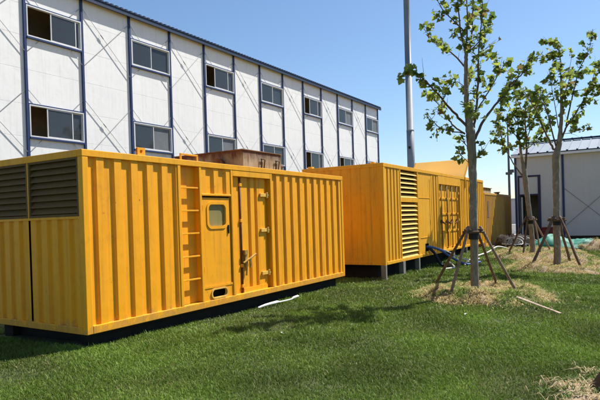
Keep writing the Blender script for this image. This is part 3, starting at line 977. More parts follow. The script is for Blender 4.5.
m.add([(GX2, 5.45, 0), (GX2 + DX, 5.45, 0), (GX2 + DX, 5.45, EZ), (GX2 + DX / 2, 5.45, EZ + .75), (GX2, 5.45, EZ)], [(4, 3, 2, 1, 0)])
m.add([(GX2, -5.6, 0), (GX2 + DX, -5.6, 0), (GX2 + DX, -5.6, EZ), (GX2 + DX / 2, -5.6, EZ + .75), (GX2, -5.6, EZ)], [(0, 1, 2, 3, 4)])
m.quad((GX2 + DX, 5.45, 0), (GX2 + DX, -5.6, 0), (GX2 + DX, -5.6, EZ), (GX2 + DX, 5.45, EZ))
m.build('rear_wall', M['grey_panel'], b2)
m = MB(); m.quad((GX2 + 2.2, 5.4, .2), (GX2 + 2.2, 3.25, .2), (GX2 + 2.2, 3.25, 4), (GX2 + 2.2, 5.4, 4)); m.quad((GX2 + .09, 3.25, .2), (GX2 + 2.2, 3.25, .2), (GX2 + 2.2, 3.25, 4), (GX2 + .09, 3.25, 4))
m.build('interior', M['room'], b2)
for y in cols:
    m = MB(); m.box(GX2 - .05, y - .05, 0, GX2 - .002, y + .05, EZ); m.build('column', M['blue'], b2, bevel=.004)
m = MB()
for (ya, yb, za, zb) in ((5.35, 5.27, .1, 3.65), (4.38, 4.25, .1, 3.65), (5.27, 4.38, 3.56, 3.65), (5.27, 4.38, 2.62, 2.68)): m.box(GX2 - .035, ya, za, GX2 - .003, yb, zb)
dfm = m.build('door_frame', M['navy_dark'], b2, bevel=.004)
m = MB(); m.obox((GX2 + .33, 5.22, 1.38), (.30, .05, 0), (-.006, .036, 0), (0, 0, 1.15)); m.build('door', M['grey_panel'], dfm)
m = MB(); xwall(m, 3.1, 1.1, .06, .50, GX2 - .012); xwall(m, 4.2, 3.3, .06, .50, GX2 - .012); m.build('wall_foot_band', M['plaster'], b2)  # dark band along the foot of the front wall
for a, b in zip(cols[1:], cols[2:]):
    m = MB()
    m.tube([(GX2 - .02, a - .06, 2.88), (GX2 - .02, b + .06, 1.0)], .012, 5); m.tube([(GX2 - .045, a - .06, 1.0), (GX2 - .045, b + .06, 2.88)], .012, 5)
    m.build('tie_rod', M['rodgrey'], b2)
m = MB()
ey0, ey1 = 5.6, -5.8
rx, rzz = GX2 + DX / 2, EZ + .98
n_ = int((ey0 - ey1) / .45)
for sgn in (0, 1):
    ex = GX2 - .28 if sgn == 0 else GX2 + DX + .28
    pr = []
    for i in range(n_):
        y = ey0 - i * .45
        pr += [(y, 0), (y - .37, 0), (y - .385, .05), (y - .425, .05), (y - .44, 0)]
    kk = len(pr)
    m.add([(ex, y, EZ + .14 + z) for y, z in pr] + [(rx, y, rzz + z) for y, z in pr],
          [(i + 1, i, kk + i, kk + i + 1) if sgn else (i, i + 1, kk + i + 1, kk + i) for i in range(kk - 1)])
m.build('roof', M['roof_pale'], b2)
m = MB(); m.box(GX2 - .30, ey1, EZ, GX2 - .27, ey0, EZ + .115); m.quad((GX2 - .28, ey1, EZ + .004), (GX2 - .28, ey0, EZ + .004), (GX2, ey0, EZ + .004), (GX2, ey1, EZ + .004))
m.build('fascia', M['white'], b2)
m = MB(); m.box(GX2 - .32, ey1, EZ + .125, GX2 - .26, ey0, EZ + .165)
for i in range(n_): m.box(GX2 - .33, ey0 - i * .45 - .44, EZ + .166, GX2 - .24, ey0 - i * .45 - .36, EZ + .215)
m.build('gutter_edge', M['navy'], b2)
m = MB(); m.box(rx - .16, ey1, rzz + .03, rx + .16, ey0, rzz + .10)
for i in range(n_): m.box(rx - .18, ey0 - i * .45 - .44, rzz + .02, rx + .18, ey0 - i * .45 - .36, rzz + .115)
m.build('ridge_cap', M['navy'], b2)

# ================================================================== MAST, POLE, BOUNDARY WALL
mp = Vector((57.6, 21.05, 0))
ms = thing('mast', 'tall pale steel mast rising behind the long container', 'mast', mp)
m = MB()
zz = [0, 7, 11, 11.001, 17, 17.001, 25, 34, 44]
m.tube([(mp.x, mp.y, z) for z in zz], [.47, .41, .40, .385, .37, .36, .335, .29, .22], 20)
m.build('mast_shaft', M['mast'], ms, smooth=True)
for z, r in ((11.0, .42), (17.0, .39)):
    m = MB(); m.tube([(mp.x, mp.y, z - .06), (mp.x, mp.y, z + .06)], r, 20); m.build('joint_flange', M['mast'], ms)
m = MB(); m.box(mp.x - .55, mp.y - .12, 9.0, mp.x - .38, mp.y + .05, 9.25); m.build('junction_box', M['dark'], ms)
pp = Vector((42.1, 7.97, 0))
pl = thing('pole', 'thin dark pole with a small box, beyond the farthest container', 'pole', pp)
m = MB(); m.tube([(pp.x, pp.y, 0), (pp.x, pp.y, 4), (pp.x, pp.y, 8.2)], [.095, .085, .06], 10); m.build('pole_shaft', M['pole'], pl, smooth=True)
m = MB(); m.box(pp.x - .2, pp.y - .22, 4.5, pp.x + .12, pp.y + .2, 4.68); m.box(pp.x - .3, pp.y - .38, 4.62, pp.x - .1, pp.y - .12, 4.85); m.build('camera_box', M['pole'], pl, bevel=.02)
m = MB(); m.box(46, -60, 0, 46.25, 60, 2.75); m.box(45.94, -60, 2.755, 46.31, 60, 2.85)
tag(m.build('boundary_wall', M['wallgrey']), 'pale grey boundary wall glimpsed between the far container and the grey building', 'wall')
m = MB(); m.box(39.8, 6.75, 0, 40.2, 7.6, .92); m.box(38.9, 6.9, 0, 39.78, 7.9, .26)
tag(m.build('concrete_block', M['whiteblock'], bevel=.03), 'bright white block in the gap beside the farthest container', 'block')

# ================================================================== TREES
leaf2d = np.array([(0, 0), (.20, .02), (.50, -.04), (.44, .20), (.62, .42), (.34, .52), (.26, .70), (0, 1.0), (-.26, .70), (-.34, .52), (-.62, .42), (-.44, .20), (-.50, -.04), (-.20, .02)])
LZ = np.array([0, .02, .14, .10, .16, .06, .03, -.10, .03, .06, .16, .10, .14, .02])


def leaves(name, pos, axis, size, parent, loc, seed, light=0.5):
    r = np.random.default_rng(seed)
    n = len(pos)
    pos = np.asarray(pos); axis = np.asarray(axis)
    d = axis + r.normal(0, .55, (n, 3)) + np.array([0, 0, -.25])
    d /= np.linalg.norm(d, axis=1)[:, None]
    nn = r.normal(0, .6, (n, 3)) + np.array([0, 0, 1.0])
    s = np.cross(d, nn); s /= np.linalg.norm(s, axis=1)[:, None]
    nn = np.cross(s, d)
    k = len(leaf2d)
    bend = 1 + r.normal(0, .3, n)
    V = (pos[:, None, :] + size[:, None, None] * (leaf2d[None, :, :1] * s[:, None, :] + leaf2d[None, :, 1:] * d[:, None, :] + (LZ[None, :, None] * bend[:, None, None]) * nn[:, None, :]))
    ctr = pos[:, None, :] + size[:, None, None] * (.36 * d[:, None, :])
    V = np.concatenate([ctr, V], 1)
    base = (np.arange(n) * (k + 1))[:, None]
    T = np.concatenate([base + np.array([[0, 1 + i, 1 + (i + 1) % k]]) for i in range(k)], 0)
    t = np.clip(r.beta(1.6, 2.2, n) + r.normal(0, .1, n), 0, 1)[:, None]
    dark = np.array([.070, .125, .024]); yellow_green = np.array([.42, .49, .10])
    col = dark * (1 - t) + yellow_green * t  # each leaf mixes dark green and yellow-green at random
    br = r.random(n) < .05
    col[br] = np.array([.22, .16, .06])
    return mesh_np(name, V.reshape(-1, 3), T, 3, M['leaf'], np.repeat(col, k + 1, 0), parent, loc)


def make_tree(name, label, base, trunk, branches, leafspec, seed, group='young staked trees on the lawn', t0=11.5, lsize=.090):
    """trunk: [(point, radius)]; branches: [(points, r0, r1, number of leaves, first leafy fraction)]"""
    rr = random.Random(seed)
    tr = thing(name, label, 'tree', base, group)
    m = MB()
    pts, rad = smooth_path([p for p, _ in trunk], [r for _, r in trunk], 6, .004)
    rad = [r * (1 + rr.uniform(-.05, .05)) for r in rad]
    m.tube(pts, rad, 14)
    for _ in range(5):      # knots
        i = rr.randrange(len(pts) // 3, len(pts) - 2); a = rr.uniform(0, 6.28)
        o = Vector((math.cos(a), math.sin(a), .2)) * rad[i] * .8
        m.tube([pts[i] + o * .6, pts[i] + o * 1.25, pts[i] + o * 1.4], [rad[i] * .45, rad[i] * .3, rad[i] * .05], 7)
    m.build('trunk', M['bark'], tr, smooth=True)
    LP, LA = [], []
    for (bp, r0, r1, nl, s0) in branches:
        k = len(bp)
        q, ra = smooth_path(bp, [r0 + (r1 - r0) * i / (k - 1) for i in range(k)], 5, r0 * .18)
        m = MB(); m.tube(q, ra, 8)
        # twigs that carry the leaves
        nt_ = max(2, nl // 5)
        L = len(q)
        for j in range(nt_):
            f = s0 + (1 - s0) * (j + rr.random()) / nt_
            i = min(int(f * (L - 1)), L - 2)
            d = (q[i + 1] - q[i]).normalized()
            sdv = Vector((rr.gauss(0, 1), rr.gauss(0, 1), rr.gauss(.25, .8)))
            sdv = (sdv - d * sdv.dot(d)).normalized()
            ln = rr.uniform(.10, .36) * (1.0 if f < .9 else .6)
            e = q[i] + (d * .75 + sdv * .8).normalized() * ln
            md = (q[i] + e) / 2 + Vector((0, 0, -.01))
            m.tube([q[i], md, e], [max(.004, ra[i] * .5), .004, .0025], 5)
            for _ in range(rr.randint(6, 11)):
                g = rr.random() ** .8
                p = q[i].lerp(e, g) + Vector((rr.gauss(0, .035), rr.gauss(0, .035), rr.gauss(0, .035)))
                LP.append(p); LA.append((sdv * .7 + d * .5 + Vector((rr.gauss(0, .4), rr.gauss(0, .4), rr.gauss(0, .3)))).normalized())
        for j in range(4):
            i = rr.randrange(1, L - 1); d = (q[i] - q[i - 1]).normalized()
            sdv = Vector((rr.gauss(0, 1), rr.gauss(0, 1), rr.gauss(.5, .6))).normalized()
            e = q[i] + (d * .9 + sdv * .7).normalized() * rr.uniform(.15, .45)
            m.tube([q[i], q[i].lerp(e, .5) + Vector((0, 0, .012)), e], [.005, .004, .002], 5)
        m.build('branch', M['twig'], tr, smooth=True)
    r = np.random.default_rng(seed)
    size = lsize * np.clip(r.normal(1, .38, len(LP)), .35, 1.75)
    leaves('crown', [tuple(p) for p in LP], [tuple(a) for a in LA], size, tr, base, seed)
    return tr


def P_(lst, t0, dt):
    """photo points with a depth that runs from t0 to t0+dt along the limb"""
    k = len(lst) - 1
    return [at(x, y, t0 + dt * (i / k) ** 1.2) for i, (x, y) in enumerate(lst)]


T1 = 11.5
b = Vector((11.68, 2.94, gz(11.68, 2.94)))
trunk1 = [(Vector((b.x, b.y, b.z - .05)), .11), (at(475, 288, T1), .088), (at(474.3, 260, T1), .083), (at(473.6, 225, T1), .082), (at(473, 190, T1), .084), (at(472.3, 160, T1), .088), (at(471, 138, T1), .095), (at(469.6, 126, T1), .088), (at(468, 114, T1), .066), (at(466.6, 100, T1), .053), (at(466, 84, T1), .046), (at(466, 62, T1), .041), (at(465.6, 50, T1), .034), (at(462, 37, T1), .022)]
br1 = [
    (P_([(468.5, 118), (465.8, 90), (466, 60), (465.5, 49), (461, 35), (459, 10), (457, -20), (456, -55)], T1, .0), .030, .007, 66, .35),
    (P_([(465.5, 52), (467, 35), (467.3, 12), (466, -15), (468, -40)], T1, -.2), .02, .006, 55, .2),
    (P_([(466, 54), (471.5, 37), (472.8, 12), (474, -15), (477, -45)], T1, .5), .02, .006, 55, .2),
    (P_([(474, 128), (476.5, 105), (478, 80), (478.3, 62), (479.5, 40), (482, 18), (483, -10)], T1, -.5), .026, .006, 105, .05),
    (P_([(467.5, 52), (478, 43), (484, 34), (489, 20), (491, 12)], T1, .4), .014, .004, 18, .4),
    (P_([(465.5, 68), (458, 59), (449, 51), (440, 47), (431, 38), (424, 29)], T1, .9), .02, .006, 48, .35),
    (P_([(463, 30), (453, 20), (443, 10), (437, 0), (428, -12)], T1, -.6), .014, .004, 44, .3),
    (P_([(467, 127), (456, 115), (447, 105), (440, 96), (431, 87), (423, 78), (413, 71), (405, 72)], T1, -.7), .028, .007, 70, .35),
    (P_([(465, 134), (455, 127), (448, 119), (441, 108), (434, 99), (428, 93)], T1, .7), .02, .005, 46, .25),
    (P_([(463, 133), (451, 131), (440, 128), (433, 121), (426, 112)], T1, -1.0), .014, .004, 42, .15),
    (P_([(475, 139), (482, 123), (490, 112), (498.5, 101), (506, 93), (515, 82), (524, 72), (531, 65)], T1, .6), .033, .008, 85, .45),
    (P_([(478, 108), (487, 94), (494, 82), (500, 72), (506, 62)], T1, -.6), .015, .004, 44, .3),
    (P_([(466, 88), (458, 82), (452, 84), (446, 86)], T1, .3), .010, .004, 22, .3),
    (P_([(472, 60), (481, 52), (487, 55), (492, 60)], T1, -.5), .010, .004, 26, .2),
    (P_([(470, 120), (472, 112), (475, 110), (476, 104)], T1, -1.1), .016, .004, 34, .2),
    (P_([(466, 100), (468, 92), (469, 80), (470, 66)], T1, 1.2), .016, .004, 38, .3),
    (P_([(468, 148), (464, 142), (461, 140)], T1, .1), .008, .003, 14, .1),
    (P_([(476, 158), (481, 155), (484, 150)], T1, -.1), .008, .003, 16, .1),
    (P_([(468, 162), (463, 157), (460, 155)], T1, -.1), .007, .003, 9, .3),
]
make_tree('young_tree', 'nearest young plane tree, tallest, with sparse leaves over the long container', b, trunk1, br1, None, 5)
T2 = 17.0
b = Vector((18.62, 2.17, gz(18.62, 2.17)))
trunk2 = [(Vector((b.x, b.y, b.z - .05)), .125), (at(557.3, 258, T2), .105), (at(556.8, 225, T2), .10), (at(556.5, 195, T2), .098), (at(556, 172, T2), .105), (at(556, 157, T2), .11), (at(558.2, 147, T2), .088), (at(560, 136, T2), .068), (at(561.3, 118, T2), .052), (at(561.5, 96, T2), .042), (at(561, 76, T2), .030)]
br2 = [
    (P_([(560, 138), (561.5, 118), (561.5, 95), (561, 75), (560.5, 58), (558, 46)], T2, .0), .030, .009, 70, .25),
    (P_([(560, 52), (554, 45), (548, 42)], T2, -.3), .012, .005, 40, .1),
    (P_([(561, 60), (552, 58), (541, 58), (531, 59)], T2, .5), .012, .005, 46, .15),
    (P_([(554, 150), (548, 138), (542, 125), (537, 112), (528, 98), (520, 86)], T2, .9), .035, .008, 70, .3),
    (P_([(556, 146), (551, 128), (547, 112), (541, 100), (536, 90)], T2, -.9), .025, .006, 52, .3),
    (P_([(558.5, 128), (556, 112), (553, 95), (551, 82), (549, 70)], T2, -.4), .014, .005, 52, .4),
    (P_([(562, 138), (567, 126), (573, 118), (580, 106), (588, 94), (597, 82)], T2, -.5), .03, .008, 80, .25),
    (P_([(566, 126), (570, 106), (574, 90), (578, 72), (584, 60), (590, 46), (591, 30)], T2, .7), .024, .006, 95, .25),
    (P_([(585, 100), (591, 86), (595, 70), (597, 62)], T2, -.8), .012, .005, 40, .2),
    (P_([(588, 94), (597, 96), (606, 88), (614, 76)], T2, -.6), .012, .005, 44, .1),
    (P_([(570, 106), (564, 96), (568, 84), (571, 74)], T2, -1.0), .012, .005, 44, .1),
    (P_([(561, 90), (566, 80), (570, 66), (572, 54)], T2, 1.1), .012, .005, 30, .3),
    (P_([(558, 134), (570, 133), (580, 130), (588, 129)], T2, -.7), .012, .005, 20, .3),
]
make_tree('young_tree', 'rightmost young tree with a fork and tufted top in front of the pale roof', b, trunk2, br2, None, 6, lsize=.112)
T3 = 21.0
b = Vector((22.45, 3.47, gz(22.45, 3.47)))
trunk3 = [(Vector((b.x, b.y, b.z - .05)), .11), (at(532.6, 245, T3), .095), (at(530.5, 222, T3), .09), (at(527.5, 198, T3), .092), (at(525.3, 180, T3), .10), (at(524.2, 170, T3), .082), (at(522.5, 161, T3), .062), (at(520.8, 152, T3), .050), (at(519, 138, T3), .040)]
br3 = [
    (P_([(524.5, 173), (521, 155), (519, 138), (518, 122), (516, 108)], T3, .0), .030, .010, 66, .3),
    (P_([(525, 172), (526.5, 155), (526.5, 138), (525, 122), (526, 106), (530, 92)], T3, -.5), .045, .012, 85, .25),
    (P_([(523.5, 177), (516, 167), (509, 156), (504.5, 147), (501, 136), (499.5, 128)], T3, .7), .03, .008, 60, .5),
    (P_([(519, 140), (510, 128), (503, 118), (498, 110)], T3, -.8), .02, .006, 75, .1),
    (P_([(517, 125), (510, 108), (505, 95), (506, 84)], T3, .8), .018, .006, 70, .1),
    (P_([(526, 140), (532, 125), (537, 112), (540, 98), (541, 88)], T3, .8), .02, .006, 80, .15),
    (P_([(526, 150), (535, 142), (542, 134), (548, 124)], T3, -.8), .018, .006, 60, .25),
    (P_([(525, 120), (520, 106), (515, 94), (517, 82)], T3, -.6), .016, .006, 70, .1),
    (P_([(502, 140), (500, 128), (496, 120)], T3, .4), .012, .005, 50, 0),
    (P_([(503, 146), (497, 140), (494, 130)], T3, -.5), .010, .004, 30, .1),
    (P_([(518, 150), (511, 148), (506, 152)], T3, -.4), .010, .004, 14, .3),
    (P_([(530, 128), (529, 114), (533, 102)], T3, -1.2), .014, .005, 60, 0),
]
make_tree('young_tree', 'farthest young tree, leaning left, bushy crown before the doorway of the grey building', b, trunk3, br3, None, 8, lsize=.122)
# tree whose stake and mound only just enter the picture at the lower right
TB = Vector((5.75, -.55, gz(5.75, -.55)))
trunk4 = [(TB + Vector((0, 0, -.05)), .10), (TB + Vector((.01, 0, .6)), .085), (TB + Vector((.03, -.02, 1.5)), .08), (TB + Vector((.04, -.05, 2.3)), .085), (TB + Vector((.05, -.08, 2.7)), .06)]
br4 = []
for i in range(9):
    a = i * 2.4; hgt = 2.2 + i * .12
    o = Vector((math.cos(a) * .5, math.sin(a) * .5 - .35, .9))
    br4.append(([TB + Vector((.04, -.05, hgt)), TB + Vector((.04, -.05, hgt)) + o * .5, TB + Vector((.04, -.05, hgt)) + o + Vector((0, 0, .3))], .022, .006, 45, .3))
make_tree('young_tree', 'young tree standing in the sandy mound at the lower right corner', TB, trunk4, br4, None, 12)

# ---- stakes
STG = 'tripod stake supports around the young trees'


def stakes(label, centre, zc, rtop, feet, rad, pale=()):
    t = thing('tree_support', label, 'tree support', (centre.x, centre.y, gz(centre.x, centre.y)), STG)
    m = MB()
    k = len(feet)
    tops = []
    for i, f in enumerate(feet):
        f = Vector(f)
        d = Vector((f.x - centre.x, f.y - centre.y, 0)).normalized()
        top = Vector((centre.x, centre.y, zc)) + d * rtop + Vector((0, 0, .05))
        tops.append((top, d))
        foot = Vector((f.x, f.y, gz(f.x, f.y) - .03))
        s = MB()
        dd = (foot - top).normalized()
        q, ra = smooth_path([top - dd * .06, top.lerp(foot, .35) + Vector((random.gauss(0, .012), random.gauss(0, .012), 0)), top.lerp(foot, .7) + Vector((random.gauss(0, .012), random.gauss(0, .012), 0)), foot], [rad * .95, rad, rad * 1.02, rad * 1.05], 4)
        s.tube(q, ra, 9)
        s.build('stake', M['stake_pale'] if i in pale else M['stake'], t, smooth=True)
    m = MB()
    n_ = len(tops)
    c = Vector((centre.x, centre.y, zc))
    e = cr.copy(); e.z = 0; e.normalize(); g = Vector((-e.y, e.x, 0))
    for (a, b_) in ((e, g), (-e, g), (g, e), (-g, e)):
        dz = .03 if a in (e, -e) else -.015
        m.tube([c + a * rtop * .75 - b_ * rtop * 1.15 + Vector((0, 0, dz)), c + a * rtop * .75 + b_ * rtop * 1.15 + Vector((0, 0, dz))], rad * .8, 8)
    m.build('collar_rail', M['stake'], t, smooth=True)
    m = MB(); m.tube([c + Vector((0, 0, -.17)), c + Vector((0, 0, -.02))], rtop * .62, 16); m.build('trunk_wrap', M['rubber'], t)
    return t


stakes('four leg stake support around the nearest tree trunk', at(473.4, 231, T1), 1.40, .165, [(12.20, 4.08), (10.97, 3.30), (13.2, 2.77), (11.78, 2.06)], .030, (1, 3))
stakes('stake support around the rightmost tree, standing before the green sheet', at(556.8, 220, T2), 1.50, .19, [(17.3, 2.80), (17.65, 1.37), (19.7, 1.9), (19.45, 3.05)], .040)
stakes('stake support around the farthest tree, before the dark doorway', at(530.5, 220, T3), 1.47, .17, [(22.2, 4.36), (22.0, 3.75), (22.15, 3.12), (23.6, 2.95)], .032, (2, 3))
stakes('stake support whose foot shows at the lower right edge', Vector((TB.x + .02, TB.y, 0)), 1.35, .17, [(5.97, .445), (4.9, -.1), (5.4, -1.4), (6.65, -.9)], .040)

# ---- mounds
MULCH = []


def mound(name, label, cx, cy, rx_, ry_, h, mat, straw_n, seed, group, tints, hole=.0, name2='straw'):
    r = np.random.default_rng(seed)
    nr, na = 14, 48
    t = thing(name, label, 'mound', (cx, cy, gz(cx, cy)), group)
    V = [(cx, cy, gz(cx, cy) + h * .6)]
    prof = r.random(na)
    prof = (prof + np.roll(prof, 1) + np.roll(prof, 2)) / 3
    for i in range(1, nr + 1):
        f = i / nr
        for j in range(na):
            a = 2 * math.pi * j / na
            k = f * (.62 + .72 * prof[j])
            x, y = cx + rx_ * k * math.cos(a), cy + ry_ * k * math.sin(a)
            bumpy = float(vnoise(np.array([x]), np.array([y]), .22, seed + 1)[0]) * .6 + float(vnoise(np.array([x]), np.array([y]), .08, seed + 2)[0]) * .4
            ridge = math.exp(-((f - .72) / .22) ** 2) * .7 + .5 * (1 - f)
            z = gz(x, y) + (h * ridge * (.1 + 2.0 * bumpy) if i < nr else -.03)
            V.append((x, y, z))
    Fs = [(0, 1 + j, 1 + (j + 1) % na) for j in range(na)]
    for i in range(nr - 1):
        for j in range(na):
            a, b_ = 1 + i * na + j, 1 + i * na + (j + 1) % na
            Fs.append((a, a + na, b_ + na, b_))
    mb = MB(); mb.add(V, Fs); mb.build('mound_base', mat, t, smooth=True)
    MULCH.append((cx, cy, rx_, ry_))
    if straw_n:
        a = r.random(straw_n) * 2 * np.pi
        f = np.sqrt(r.random(straw_n)) * 1.02
        stray = r.random(straw_n) < .10
        f[stray] += r.exponential(.13, stray.sum())
        jj = (a / (2 * np.pi) * na).astype(int) % na
        k = f * (.62 + .72 * prof[jj])
        x, y = cx + rx_ * k * np.cos(a), cy + ry_ * k * np.sin(a)
        ridge = np.exp(-((f - .72) / .22) ** 2) * .7 + .5 * (1 - f)
        z = ground_z(x, y) + h * ridge * (.1 + 2.0 * (vnoise(x, y, .22, seed + 1) * .6 + vnoise(x, y, .08, seed + 2) * .4)) * (f < 1) - .012 + .02 * (f > 1)
        keep = vnoise(x, y, .3, seed + 5) > .12
        x, y, z = x[keep], y[keep], z[keep]
        n = len(x)
        clump = vnoise(x, y, .28, seed + 6)[:, None]
        rnd = r.random((n, 1))
        tt = np.array(tints)
        col = tt[0] * (1 - rnd) + tt[1] * rnd
        green = (clump + r.normal(0, .16, (n, 1))) > .56
        col = np.where(green, tt[2] * (.7 + .6 * rnd), col)
        hh = r.uniform(.04, .13, n); ww = r.uniform(.006, .015, n)
        Vb, Tb, tc_ = blades(x, y, z, hh, ww, r.uniform(.9, 1.7, n), col)
        o = mesh_np(name2, Vb, Tb, 3, M['straw'], tc_, t, (cx, cy, gz(cx, cy)))
        o['kind'] = 'stuff'
    return t


STRAW = [(.60, .49, .24), (.40, .30, .14), (.17, .25, .045)]
MG = 'straw mounds around the young trees'
mound('mulch_mound', 'dry straw ring around the foot of the nearest tree', 11.95, 2.78, 1.55, 1.35, .16, M['soil'], 22000, 21, MG, STRAW)
mound('mulch_mound', 'pale straw patch around the foot of the rightmost tree', 18.35, 1.95, 1.8, 1.8, .17, M['soil'], 16000, 22, MG, STRAW)
mound('mulch_mound', 'straw patch around the foot of the farthest tree', 22.3, 3.35, 1.75, 1.75, .15, M['soil'], 13000, 23, MG, STRAW)
mound('sand_mound', 'pale sandy soil mound at the lower right corner', 5.80, -.35, 1.0, 1.05, .08, M['sand'], 4500, 24, 'bare soil mounds', [(.58, .47, .28), (.42, .32, .18), (.09, .15, .03)], name2='weed')
mound('dirt_mound', 'tan dirt mound before the grey building at the right edge', 24.9, .35, 1.3, 1.7, .30, M['soil'], 6000, 25, 'bare soil mounds', STRAW)
mound('dirt_mound', 'dark soil heap before the farthest container', 26.6, 4.95, 1.6, .75, .45, M['plaster'], 0, 26, 'bare soil mounds', STRAW)  # heap in one even, very dark brown

# ---- grass: one lawn of blades, denser where it is near
def lawn():
    N = 2250000
    t = 3.6 * (30 / 3.6) ** RNG.random(N)             # density falls with distance squared
    s = RNG.uniform(-.68, .68, N)
    ex = np.arange(N) > 1500000                       # thinner beyond the sides of the picture
    s[ex] = np.where(RNG.random(ex.sum()) < .5, -1, 1) * RNG.uniform(.68, 1.5, ex.sum())
    fx, fy = fw.x, fw.y
    rx_, ry_ = rt.x, rt.y
    x = t * (fx + s * rx_); y = t * (fy + s * ry_)
    ok = (y < 13.5) & (y > -12)
    ok &= ~((x > X1 + .05) & (x < X1 + L1 - .05) & (y > Y1 + .12) & (y < Y1 + W1))
    ok &= ~((x > X2 + .1) & (x < X2 + L2) & (y > Y2 + .3) & (y < Y2 + W2))
    ok &= ~((x > X3) & (y > Y3)) & ~((x > GX2 - .1) & (y < 5.6))
    ok &= (x + 2.2 * (vnoise(x, y, 1.6, 41) - .5) + .8 * (vnoise(x, y, .4, 42) - .5) < 24.6)
    for (cx, cy, ra, rb_) in MULCH:
        q = ((x - cx) / ra) ** 2 + ((y - cy) / rb_) ** 2
        ok &= (q > .80) | ((RNG.random(N) < .10) & (cx > 8))
    patch = vnoise(x, y, 1.1, 43) * .6 + vnoise(x, y, .35, 44) * .4
    ok &= RNG.random(N) < (.22 + 1.0 * patch) * .62
    # behind and left of things the photo hides, keep it thin
    ok &= ~((y > 9.3) & (RNG.random(N) < .8))
    x, y, t, patch = x[ok], y[ok], t[ok], patch[ok]
    n = len(x)
    z = ground_z(x, y) - .006
    h = (.024 + .032 * RNG.random(n)) * (.65 + .8 * patch) * (1 + .02 * t)
    tuft = sstep(.60, .85, vnoise(x, y, .33, 47)) * sstep(.45, .7, vnoise(x, y, 1.7, 48))
    h *= 1 + .75 * tuft
    tall = RNG.random(n) < .02
    h[tall] *= 1.6
    wd = np.maximum(.0036, .00115 * t) * RNG.uniform(.7, 1.3, n)
    r = RNG.random((n, 1))
    g0 = np.array([.072, .138, .012]); g1 = np.array([.200, .282, .038]); dry = np.array([.27, .24, .10])
    big = vnoise(x, y, 2.2, 45)[:, None]
    col = g0 * (1 - r) + g1 * r
    col *= (.78 + .5 * vnoise(x, y, .6, 46)[:, None])
    col = col * (1 - .25 * big) + np.array([.10, .15, .035]) * .25 * big
    d_ = RNG.random(n) < .03 + .10 * sstep(.5, .8, vnoise(x, y, .8, 50))
    bl = vnoise(x, y, .9, 49)[:, None]
    col *= (.70 + .62 * bl)
    col[d_] = dry * RNG.uniform(.6, 1.1, (d_.sum(), 1))
    Vb, Tb, tc_ = blades(x, y, z, h, wd, RNG.uniform(.3, 1.1, n), col)
    o = mesh_np('grass', Vb, Tb, 3, M['blade'], tc_)
    tag(o, 'short green lawn of fine grass around the containers and trees', 'grass', kind='stuff')
    print('blades', n)


lawn()

# ================================================================== SMALL THINGS
def ribbon(mb, pts, wd, th):
    """flat strip along a path, lying on the ground"""
    q, ra = smooth_path(pts, wd, 5)
    n = len(q)
    vs, fs = [], []
    for i in range(n):
        d = (q[min(i + 1, n - 1)] - q[max(i - 1, 0)]); d.z = 0; d.normalize()
        s = Vector((-d.y, d.x, .25)) * ra[i] / 2
        vs += [q[i] - s, q[i] + s, q[i] + s + Vector((0, 0, th)), q[i] - s + Vector((0, 0, th))]
    for i in range(n - 1):
        for j in range(4): fs.append((i * 4 + j, i * 4 + (j + 1) % 4, i * 4 + 4 + (j + 1) % 4, i * 4 + 4 + j))
    fs += [(3, 2, 1, 0), tuple(range((n - 1) * 4, n * 4))]
    mb.add(vs, fs)


g3 = lambda x, y, h=.05: Vector((x, y, gz(x, y) + h))
m = MB(); ribbon(m, [g3(11.25, 2.13, .12), g3(10.9, 1.87, .10), g3(10.5, 1.58, .075), g3(10.15, 1.32, .06), g3(9.85, 1.12, .055)], [.05, .05, .035, .025, .035], .014)
tag(m.build('wooden_lath', M['lath']), 'thin pale curved lath lying on the grass by the nearest tree', 'lath')
m = MB(); ribbon(m, [g3(8.75, 6.43, .05), g3(9.0, 6.42, .07), g3(9.3, 6.40, .075), g3(9.42, 6.40, .075), g3(9.50, 6.40, .06), g3(9.9, 6.40, .05), g3(10.02, 6.40, .07), g3(10.2, 6.40, .075)], [.015, .04, .06, .05, .014, .014, .04, .045], .018)
tag(m.build('plastic_strip', M['paper']), 'crumpled white plastic strip on the grass along the nearest container', 'plastic strip')
for (px, py, s, lb) in ((282, 335, .032, 'tiny white scrap on the grass below the nearest container'), (466, 316, .03, 'pale scrap on the grass in front of the straw ring'), (568, 305, .02, 'tiny pale scrap on the grass right of the lath')):
    d = ray(px, py); p = EYE + d * ((.05 - EYE.z) / d.z)
    p.z = gz(p.x, p.y) + .055
    m = MB()
    vs = []
    for i in range(7):
        a = i * .9; vs.append(p + Vector((math.cos(a) * s * random.uniform(.5, 1.1), math.sin(a) * s * random.uniform(.5, 1.1), random.uniform(-.012, .02))))
    top = [q + Vector((0, 0, .004)) for q in vs]
    k = len(vs)
    m.add(vs + top, [tuple(reversed(range(k))), tuple(range(k, 2 * k))] + [(i, (i + 1) % k, k + (i + 1) % k, k + i) for i in range(k)])
    tag(m.build('litter_scrap', M['paper']), lb, 'scrap', 'pale scraps lying on the grass')
